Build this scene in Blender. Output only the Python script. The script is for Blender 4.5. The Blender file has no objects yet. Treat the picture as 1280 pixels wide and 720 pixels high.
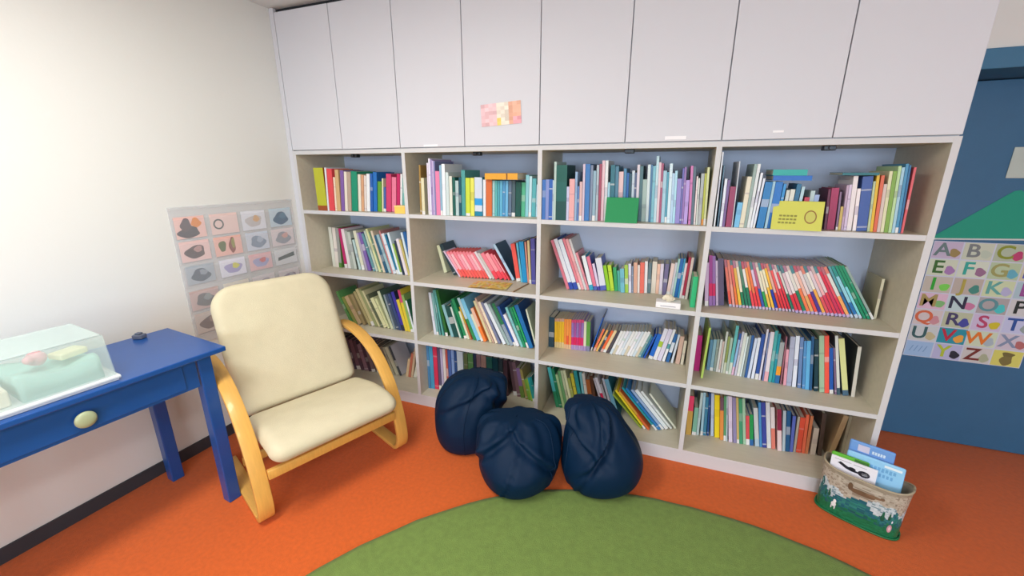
import bpy, bmesh, math, random
from mathutils import Vector, Matrix
random.seed(11)
COL = bpy.context.scene.collection
PI = math.pi

# ------------------------------------------------------------------ helpers
def lin(c):
    return c / 12.92 if c <= .04045 else ((c + .055) / 1.055) ** 2.4
def hx(h):
    return tuple(lin(int(h[i:i + 2], 16) / 255) for i in (0, 2, 4)) + (1.0,)
def rgb(r, g, b):
    return (lin(r / 255), lin(g / 255), lin(b / 255), 1.0)

MATS = {}
def mat(name, col, rough=.6, bump=0, bscale=200, var=0, vscale=5, metallic=0, sheen=0, coat=0, spec=.5, attr=False, trans=0, alpha=1, ior=1.45, stretch=None):
    if name in MATS:
        return MATS[name]
    m = bpy.data.materials.new(name); m.use_nodes = True
    nt = m.node_tree; b = nt.nodes['Principled BSDF']
    b.inputs['Base Color'].default_value = col
    b.inputs['Roughness'].default_value = rough
    b.inputs['Metallic'].default_value = metallic
    b.inputs['Sheen Weight'].default_value = sheen
    b.inputs['Coat Weight'].default_value = coat
    b.inputs['Specular IOR Level'].default_value = spec
    b.inputs['Transmission Weight'].default_value = trans
    b.inputs['Alpha'].default_value = alpha
    b.inputs['IOR'].default_value = ior
    src = None
    if attr:
        a = nt.nodes.new('ShaderNodeVertexColor'); a.layer_name = 'Col'
        src = a.outputs['Color']
    tc = nt.nodes.new('ShaderNodeTexCoord')
    vec = tc.outputs['Object']
    if stretch:
        mp = nt.nodes.new('ShaderNodeMapping'); mp.inputs['Scale'].default_value = stretch
        nt.links.new(vec, mp.inputs['Vector']); vec = mp.outputs['Vector']
    if var:
        n = nt.nodes.new('ShaderNodeTexNoise'); n.inputs['Scale'].default_value = vscale; n.inputs['Detail'].default_value = 6
        nt.links.new(vec, n.inputs['Vector'])
        mr = nt.nodes.new('ShaderNodeMapRange'); mr.inputs['From Min'].default_value = .25; mr.inputs['From Max'].default_value = .75
        mr.inputs['To Min'].default_value = 1 - var; mr.inputs['To Max'].default_value = 1 + var
        nt.links.new(n.outputs['Fac'], mr.inputs['Value'])
        mx = nt.nodes.new('ShaderNodeVectorMath'); mx.operation = 'SCALE'
        if src is not None: nt.links.new(src, mx.inputs[0])
        else: mx.inputs[0].default_value = col[:3]
        nt.links.new(mr.outputs['Result'], mx.inputs['Scale'])
        src = mx.outputs['Vector']
    if src is not None:
        nt.links.new(src, b.inputs['Base Color'])
    if bump:
        n2 = nt.nodes.new('ShaderNodeTexNoise'); n2.inputs['Scale'].default_value = bscale; n2.inputs['Detail'].default_value = 4
        nt.links.new(vec, n2.inputs['Vector'])
        bp = nt.nodes.new('ShaderNodeBump'); bp.inputs['Strength'].default_value = bump; bp.inputs['Distance'].default_value = .004
        nt.links.new(n2.outputs['Fac'], bp.inputs['Height'])
        nt.links.new(bp.outputs['Normal'], b.inputs['Normal'])
    MATS[name] = m
    return m

def tag(o, label=None, cat=None, group=None, kind=None):
    if label: o['label'] = label
    if cat: o['category'] = cat
    if group: o['group'] = group
    if kind: o['kind'] = kind
    return o
def empty(name, loc=(0, 0, 0), rz=0):
    o = bpy.data.objects.new(name, None); COL.objects.link(o)
    o.empty_display_size = .05
    o.location = loc; o.rotation_euler = (0, 0, rz)
    return o

class MB:
    """collects shapes, then becomes one mesh object"""
    def __init__(s):
        s.bm = bmesh.new(); s.col = s.bm.loops.layers.float_color.new('Col')
    def paint(s, faces, c, mi=0):
        for f in faces:
            f.material_index = mi
            if c is not None:
                for l in f.loops: l[s.col] = c
    def quad(s, pts, c=None, mi=0):
        f = s.bm.faces.new([s.bm.verts.new(p) for p in pts]); s.paint([f], c, mi); return f
    def box(s, x0, x1, y0, y1, z0, z1, c=None, mi=0, bevel=0, M=None, front_mi=None, seg=2):
        v = [s.bm.verts.new((x, y, z)) for x in (x0, x1) for y in (y0, y1) for z in (z0, z1)]
        F = []
        for ids in ((0, 1, 3, 2), (4, 6, 7, 5), (0, 4, 5, 1), (2, 3, 7, 6), (0, 2, 6, 4), (1, 5, 7, 3)):
            F.append(s.bm.faces.new([v[i] for i in ids]))
        s.paint(F, c, mi)
        if front_mi is not None: F[2].material_index = front_mi
        if bevel:
            ed = {e for f in F for e in f.edges}
            r = bmesh.ops.bevel(s.bm, geom=list(ed), offset=bevel, segments=seg, affect='EDGES', profile=.5)
            s.paint(r['faces'], c, mi)
            v = list({x for f in F if f.is_valid for x in f.verts} | {x for f in r['faces'] for x in f.verts})
        if M is not None:
            bmesh.ops.transform(s.bm, matrix=M, verts=v)
        return F
    def tube(s, pts, rad, n=10, c=None, mi=0, cap=True):
        rings = []; pts = [Vector(p) for p in pts]
        for i, p in enumerate(pts):
            a = pts[max(i - 1, 0)]; b = pts[min(i + 1, len(pts) - 1)]
            t = (b - a).normalized()
            u = t.orthogonal().normalized() if i == 0 else (u - t * u.dot(t)).normalized()
            w = t.cross(u); r = rad(i) if callable(rad) else rad
            rings.append([s.bm.verts.new(p + (u * math.cos(2 * PI * k / n) + w * math.sin(2 * PI * k / n)) * r) for k in range(n)])
        F = []
        for A, B in zip(rings, rings[1:]):
            for k in range(n):
                F.append(s.bm.faces.new((A[k], A[(k + 1) % n], B[(k + 1) % n], B[k])))
        if cap:
            F.append(s.bm.faces.new(rings[0][::-1])); F.append(s.bm.faces.new(rings[-1]))
        s.paint(F, c, mi); return F
    def lathe(s, prof, n=32, c=None, mi=0, M=None):
        rings = []; V = []
        for r, z in prof:
            if r < 1e-6:
                rings.append([s.bm.verts.new((0, 0, z))])
            else:
                rings.append([s.bm.verts.new((r * math.cos(2 * PI * k / n), r * math.sin(2 * PI * k / n), z)) for k in range(n)])
            V += rings[-1]
        F = []
        for A, B in zip(rings, rings[1:]):
            for k in range(n):
                k2 = (k + 1) % n
                if len(A) == 1 and len(B) == 1: continue
                if len(A) == 1: F.append(s.bm.faces.new((A[0], B[k2], B[k])))
                elif len(B) == 1: F.append(s.bm.faces.new((A[k], A[k2], B[0])))
                else: F.append(s.bm.faces.new((A[k], A[k2], B[k2], B[k])))
        s.paint(F, c, mi)
        if M is not None: bmesh.ops.transform(s.bm, matrix=M, verts=V)
        return F
    def grid(s, fn, nu, nv, c=None, mi=0, closed_u=False):
        P = [[s.bm.verts.new(fn(i / nu, j / nv)) for j in range(nv + 1)] for i in range(nu if closed_u else nu + 1)]
        F = []
        for i in range(nu):
            i2 = (i + 1) % nu if closed_u else i + 1
            for j in range(nv):
                f = s.bm.faces.new((P[i][j], P[i2][j], P[i2][j + 1], P[i][j + 1])); F.append(f)
                if callable(c):
                    s.paint([f], c((i + .5) / nu, (j + .5) / nv), mi)
                else: s.paint([f], c, mi)
        return F
    def build(s, name, mats, parent=None, smooth=False, loc=None, rot=None, recalc=True):
        if recalc: bmesh.ops.recalc_face_normals(s.bm, faces=s.bm.faces)
        me = bpy.data.meshes.new(name)
        if smooth:
            for f in s.bm.faces: f.smooth = True
        s.bm.to_mesh(me); s.bm.free()
        for m in (mats if isinstance(mats, (list, tuple)) else [mats]): me.materials.append(m)
        o = bpy.data.objects.new(name, me); COL.objects.link(o)
        if parent is not None: o.parent = parent
        if loc is not None: o.location = loc
        if rot is not None: o.rotation_euler = rot
        return o

def soften(o, width, seg=3, sub=0):
    if width:
        b = o.modifiers.new('edge', 'BEVEL'); b.width = width; b.segments = seg; b.limit_method = 'ANGLE'
    if sub:
        m = o.modifiers.new('sub', 'SUBSURF'); m.levels = sub; m.render_levels = sub
    for f in o.data.polygons: f.use_smooth = True
    return o

def strip(s, path, w0, w1, th, c=None, mi=0):
    """bent band: path of (y,z), spanning x from w0 to w1, thickness th"""
    n = len(path); ring = []
    for i in range(n):
        a = Vector(path[max(i - 1, 0)]); b = Vector(path[min(i + 1, n - 1)])
        t = (b - a).normalized(); nr = Vector((-t.y, t.x)) * th / 2
        p = Vector(path[i])
        ring.append([s.bm.verts.new(q) for q in ((w0, p.x + nr.x, p.y + nr.y), (w1, p.x + nr.x, p.y + nr.y), (w1, p.x - nr.x, p.y - nr.y), (w0, p.x - nr.x, p.y - nr.y))])
    F = []
    for A, B in zip(ring, ring[1:]):
        for k in range(4):
            F.append(s.bm.faces.new((A[k], A[(k + 1) % 4], B[(k + 1) % 4], B[k])))
    F += [s.bm.faces.new(ring[0][::-1]), s.bm.faces.new(ring[-1])]
    s.paint(F, c, mi)
def spline(pts, per=8):
    out = []; P = [Vector(p) for p in pts]; n = len(P)
    for i in range(n - 1):
        p0, p1, p2, p3 = P[max(i - 1, 0)], P[i], P[i + 1], P[min(i + 2, n - 1)]
        for k in range(per):
            t = k / per
            out.append(.5 * ((2 * p1) + (p2 - p0) * t + (2 * p0 - 5 * p1 + 4 * p2 - p3) * t * t + (3 * p1 - p0 - 3 * p2 + p3) * t ** 3))
    out.append(P[-1]); return [tuple(q) for q in out]
def text_mesh(name, body, size, m, parent, loc, rot, depth=.0006, sx=1, bold=0):
    cu = bpy.data.curves.new('tmp', 'FONT'); cu.body = body; cu.size = size; cu.extrude = depth; cu.offset = bold
    cu.align_x = 'CENTER'; cu.align_y = 'CENTER'; cu.resolution_u = 4
    t = bpy.data.objects.new('tmp', cu); COL.objects.link(t)
    me = bpy.data.meshes.new_from_object(t.evaluated_get(bpy.context.evaluated_depsgraph_get()))
    bpy.data.objects.remove(t); bpy.data.curves.remove(cu)
    me.name = name; me.materials.clear(); me.materials.append(m)
    o = bpy.data.objects.new(name, me); COL.objects.link(o); o.parent = parent
    o.location = loc; o.rotation_euler = rot; o.scale = (sx, 1, 1)
    return o

# ------------------------------------------------------------------ materials
M_wall = mat('wall_paint', rgb(226, 227, 222), .85, bump=.08, bscale=60)
M_ceil = mat('ceiling_paint', rgb(225, 226, 226), .9)
M_carpet = mat('orange_carpet', rgb(214, 96, 26), .95, bump=.5, bscale=420, var=.10, vscale=60, sheen=.15)
M_rug = mat('green_rug_pile', rgb(116, 142, 68), .97, bump=.6, bscale=380, var=.12, vscale=45, sheen=.1)
M_lam = mat('pale_laminate', rgb(210, 212, 218), .5, bump=.02, bscale=90)
M_edge = mat('shelf_edging', rgb(206, 207, 208), .5)
M_maple = mat('maple_board', rgb(208, 201, 180), .5, var=.05, vscale=8, stretch=(1, 6, 6))
M_back = mat('backing_board', rgb(200, 214, 238), .6)
M_dark = mat('dark_metal_and_shade', rgb(60, 66, 72), .4, metallic=.6)
M_bluedoor = mat('blue_door_paint', rgb(54, 106, 144), .45, var=.04, vscale=12)
M_bluelight = mat('blue_lintel_paint', rgb(62, 116, 150), .5)
M_base = mat('baseboard_vinyl', rgb(58, 60, 66), .6)
M_birch = mat('bent_birch', rgb(222, 170, 84), .38, var=.08, vscale=14, stretch=(8, 1, 1), coat=.2)
M_canvas = mat('cream_canvas', rgb(212, 203, 172), .9, bump=.35, bscale=260, var=.03, vscale=20)
M_blue = mat('blue_table_paint', rgb(20, 76, 148), .36, coat=.3, var=.05, vscale=9, bump=.03, bscale=30)
M_knob = mat('pale_green_knob', rgb(168, 178, 140), .4, coat=.2)
M_navy = mat('navy_nylon', rgb(3, 33, 60), .55, bump=.4, bscale=22, spec=.2)
M_cover = mat('book_cover', (1, 1, 1, 1), .42, attr=True)
M_pages = mat('page_edges', rgb(214, 208, 192), .85, bump=.2, bscale=300, stretch=(12, .4, .4))
M_paper = mat('printed_paper', (1, 1, 1, 1), .6, attr=True)
M_white = mat('white_label_paper', rgb(244, 244, 246), .6)
M_clear = mat('clear_plastic', rgb(218, 236, 232), .16, alpha=.28)
M_film = mat('clear_film', rgb(240, 242, 245), .18, alpha=.10)
M_paint = mat('painted_tub', (1, 1, 1, 1), .45, attr=True, var=.10, vscale=40)
M_aqua = mat('aqua_cloth', rgb(164, 212, 202), .8, bump=.3, bscale=40)
M_pink = mat('pink_plastic', rgb(238, 176, 184), .4)
M_cream = mat('cream_paper', rgb(236, 228, 204), .7)
M_lamp = mat('lamp_housing', rgb(235, 235, 235), .5)
M_glass = mat('window_glass', (1, 1, 1, 1), .02, trans=1.0, alpha=.25)
M_winframe = mat('window_frame_white', rgb(235, 235, 235), .4)

# ------------------------------------------------------------------ room shell
X0, X1, Y0, Y1, ZC = -.4, 6.0, -5.6, .8, 2.397
def struct(name, mb, m, parent=None):
    o = mb.build(name, m, parent); o['kind'] = 'structure'; return o
b = MB(); b.box(X0, X1, Y0, Y1, -.1, 0); struct('floor', b, M_carpet)
b = MB(); b.box(X0, X1, Y0, Y1, ZC, ZC + .1); struct('ceiling', b, M_ceil)
wl = lambda y: -.045 + .05 * y           # the left wall is not quite square to the bookcase
b = MB()
b.grid(lambda u, v: (wl(Y0 + (.6 - Y0) * u), Y0 + (.6 - Y0) * u, ZC * v), 1, 1)
b.grid(lambda u, v: (wl(Y0 + (.6 - Y0) * u) - .1, Y0 + (.6 - Y0) * u, ZC * v), 1, 1)
b.quad([(wl(.6), .6, 0), (wl(.6) - .1, .6, 0), (wl(.6) - .1, .6, ZC), (wl(.6), .6, ZC)])
struct('wall_left', b, M_wall)
b = MB()
ya, yb_ = Y0, -.002
b.bm.verts.ensure_lookup_table()
def wedge(s, y0, y1, th, z0, z1, gap=.0005):
    v = [s.bm.verts.new(p) for z in (z0, z1) for p in ((wl(y0) + gap, y0, z), (wl(y0) + gap + th, y0, z), (wl(y1) + gap + th, y1, z), (wl(y1) + gap, y1, z))]
    for ids in ((3, 2, 1, 0), (4, 5, 6, 7), (0, 1, 5, 4), (1, 2, 6, 5), (2, 3, 7, 6), (3, 0, 4, 7)):
        s.bm.faces.new([v[i] for i in ids])
wedge(b, ya, yb_, .009, 0, .066)
struct('baseboard_left', b, M_base)
# wall behind the bookcase, and the recess with the blue door to its right
RX0, RX1 = 3.235, 4.62
b = MB()
b.box(X0, RX0, .45, .6, 0, ZC); b.box(RX0, RX1, .45, .6, 1.985, ZC); b.box(RX1, X1, .45, .6, 0, ZC)
b.box(X0, X1, .76, .9, 0, ZC)
struct('wall_back', b, M_wall)
b = MB(); b.box(RX0, RX1, .438, .758, 1.905, 1.984, bevel=.004); struct('trim_1', b, M_bluelight)
b = MB(); b.box(RX0 - .002, RX0 + .05, .438, .758, 0, 1.9, bevel=.003); struct('trim_2', b, M_bluedoor)
b = MB(); b.box(RX1 - .05, RX1 + .002, .438, .758, 0, 1.9, bevel=.003); struct('trim_3', b, M_bluedoor)
b = MB(); b.box(RX0 + .055, RX1 - .055, .712, .755, .006, 1.9, bevel=.003)
door = struct('door_1', b, M_bluedoor)
b = MB(); b.box(RX1 - .17, RX1 - .11, .700, .712, .95, 1.15, bevel=.003); b.tube([(RX1 - .14, .705, 1.08), (RX1 - .14, .655, 1.08), (RX1 - .26, .655, 1.08)], .01)
struct('door_handle', b, M_dark, door)
b = MB(); b.box(X1, X1 + .1, Y0, Y1, 0, ZC); struct('wall_right', b, M_wall)
WIN = [(1.2, 3.0), (3.4, 5.2)]
b = MB()
zs0, zs1 = .95, 2.1
b.box(X0, X1, Y0 - .15, Y0, 0, zs0); b.box(X0, X1, Y0 - .15, Y0, zs1, ZC)
b.box(X0, WIN[0][0], Y0 - .15, Y0, zs0, zs1); b.box(WIN[0][1], WIN[1][0], Y0 - .15, Y0, zs0, zs1); b.box(WIN[1][1], X1, Y0 - .15, Y0, zs0, zs1)
struct('wall_rear', b, M_wall)
for i, (a, c) in enumerate(WIN):
    b = MB()
    for x0, x1, z0, z1 in ((a, c, zs0, zs0 + .06), (a, c, zs1 - .06, zs1), (a, a + .06, zs0, zs1), (c - .06, c, zs0, zs1), ((a + c) / 2 - .03, (a + c) / 2 + .03, zs0, zs1)):
        b.box(x0, x1, Y0 - .1, Y0 - .04, z0, z1)
    w = struct('window_%d' % (i + 1), b, M_winframe)
    b = MB(); b.box(a + .05, c - .05, Y0 - .075, Y0 - .069, zs0 + .05, zs1 - .05); struct('window_pane', b, M_glass, w)

# ------------------------------------------------------------------ bookcase
BX = [.0, .8, 1.6, 2.4, 3.18]
LZ = [.0805, .4514, .8370, 1.2440, 1.6057]
T = .022; DEP = .43
bc = tag(empty('bookcase', (1.6, .2, 0)), 'wide built-in bookcase with four bays of open shelves full of books', 'bookcase')
def bpart(name, mb, m):
    o = mb.build(name, m, bc); o.location = -bc.location; return o
TB = [M_maple, M_edge]
ZT = LZ[4] + .011
b = MB(); b.box(-.011, .011, 0, DEP, 0, ZT, front_mi=1); bpart('side_panel', b, TB)
b = MB(); b.box(3.168, 3.192, 0, DEP, 0, ZT, front_mi=1); bpart('side_panel', b, TB)
for x in BX[1:4]:
    b = MB(); b.box(x - T / 2, x + T / 2, 0, DEP - .012, LZ[0], LZ[4] - .011, front_mi=1); bpart('divider', b, TB)
for i in range(4):
    for z in LZ[1:4]:
        xa = BX[i] + .0112; xb = BX[i + 1] - (.0112 if i < 3 else .0122)
        b = MB(); b.box(xa, xb, .001, DEP - .012, z - T / 2, z + T / 2, front_mi=1); bpart('shelf', b, TB)
b = MB(); b.box(.0112, 3.1678, 0, DEP - .012, LZ[4] - .011, ZT, front_mi=1); bpart('top_panel', b, TB)
b = MB(); b.box(.0112, 3.1678, 0.0, DEP - .012, LZ[0] - .020, LZ[0], front_mi=1); bpart('bottom_panel', b, TB)
b = MB(); b.box(.0112, 3.1678, .003, .021, 0, LZ[0] - .0202, mi=1); bpart('plinth', b, TB)
b = MB(); b.box(.0112, 3.1678, DEP - .012, DEP - .002, LZ[0] - .02, ZT); bpart('back_panel', b, M_back)
b = MB()
v = [(wl(0) + .001, .0, 0), (-.0115, .0, 0), (-.0115, .02, 0), (wl(.02) + .001, .02, 0)]
lo = [b.bm.verts.new(p) for p in v]; hi = [b.bm.verts.new((p[0], p[1], ZC - .002)) for p in v]
b.bm.faces.new(lo[::-1]); b.bm.faces.new(hi)
for k in range(4): b.bm.faces.new((lo[k], lo[(k + 1) % 4], hi[(k + 1) % 4], hi[k]))
bpart('filler_strip', b, M_lam)
for cx in (.413, 1.228, 2.022, 2.811):
    b = MB(); b.box(cx - .022, cx + .022, .05, .085, LZ[4] - .030, LZ[4] - .0112, bevel=.003); b.tube([(cx, .05, LZ[4] - .02), (cx, .04, LZ[4] - .02)], .006)
    bpart('door_catch', b, M_dark)

# overhead cupboards, two doors each
DX = [-.010, .381, .786, 1.187, 1.595, 2.004, 2.404, 2.798, 3.192]
cabn = ['above the bay behind the armchair', 'above the second bay, with a pink collage card', 'above the third bay', 'above the bay nearest the blue door']
ZB, ZTOP = ZT + .001, 2.372
STK = {5: (2.176, 2.263, 1.629, 1.643), 2: (.939, 1.025, 1.624, 1.634), 6: (2.590, 2.628, 1.646, 1.654)}
for i in range(4):
    a, c = DX[2 * i], DX[2 * i + 2]
    g = tag(empty('wall_cupboard', ((a + c) / 2, .2, ZB)), 'pale grey two-door overhead cupboard ' + cabn[i], 'cupboard', 'overhead cupboards')
    b = MB(); b.box(a + .0005, c - .0005, .022, DEP, ZB, ZTOP); o = b.build('body', M_lam, g); o.location = -g.location
    b = MB(); b.box(a + .0005, c - .0005, .03, DEP, ZTOP, ZC - .001); o = b.build('top_shadow_gap', M_dark, g); o.location = -g.location  # dark strip standing in for the shadow gap under the ceiling
    for k in (0, 1):
        x0, x1 = DX[2 * i + k] + .002, DX[2 * i + k + 1] - .002
        b = MB(); b.box(x0, x1, 0, .019, ZB + .004, ZTOP, bevel=.0012, seg=1)
        d = b.build('door', M_lam, g); d.location = -g.location
        if 2 * i + k in STK:
            q = STK[2 * i + k]; b = MB(); b.box(q[0], q[1], -.0012, -.0001, q[2], q[3]); o = b.build('label_sticker', M_white, d)
            o['label'] = 'small white paper label at the bottom edge of the door'
# pink collage card taped on the fourth cupboard door
rr = random.Random(3)
b = MB()
n1, n2 = 10, 6
def cardcol(u, v):
    base = (236, 196, 200) if u < .42 else ((232, 222, 206) if u < .68 else (230, 176, 150))
    if .36 < u < .48 and v < .34: base = (250, 226, 130)
    if u > .75 and v < .35: base = (238, 170, 180)
    j = rr.uniform(-22, 14); return rgb(*[max(0, min(255, q + j)) for q in base])
b.grid(lambda u, v: (.214 * u, -.0028, .104 * v), n1, n2, c=cardcol)
b.grid(lambda u, v: (.214 * u, -.0006, .104 * v), 1, 1, c=rgb(240, 230, 220))
card = tag(b.build('collage_card', M_paper, loc=(1.289, 0, 1.712), rot=(0, math.radians(-3), 0)), 'pink and orange collage card stuck on a pale cupboard door', 'card')

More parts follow.
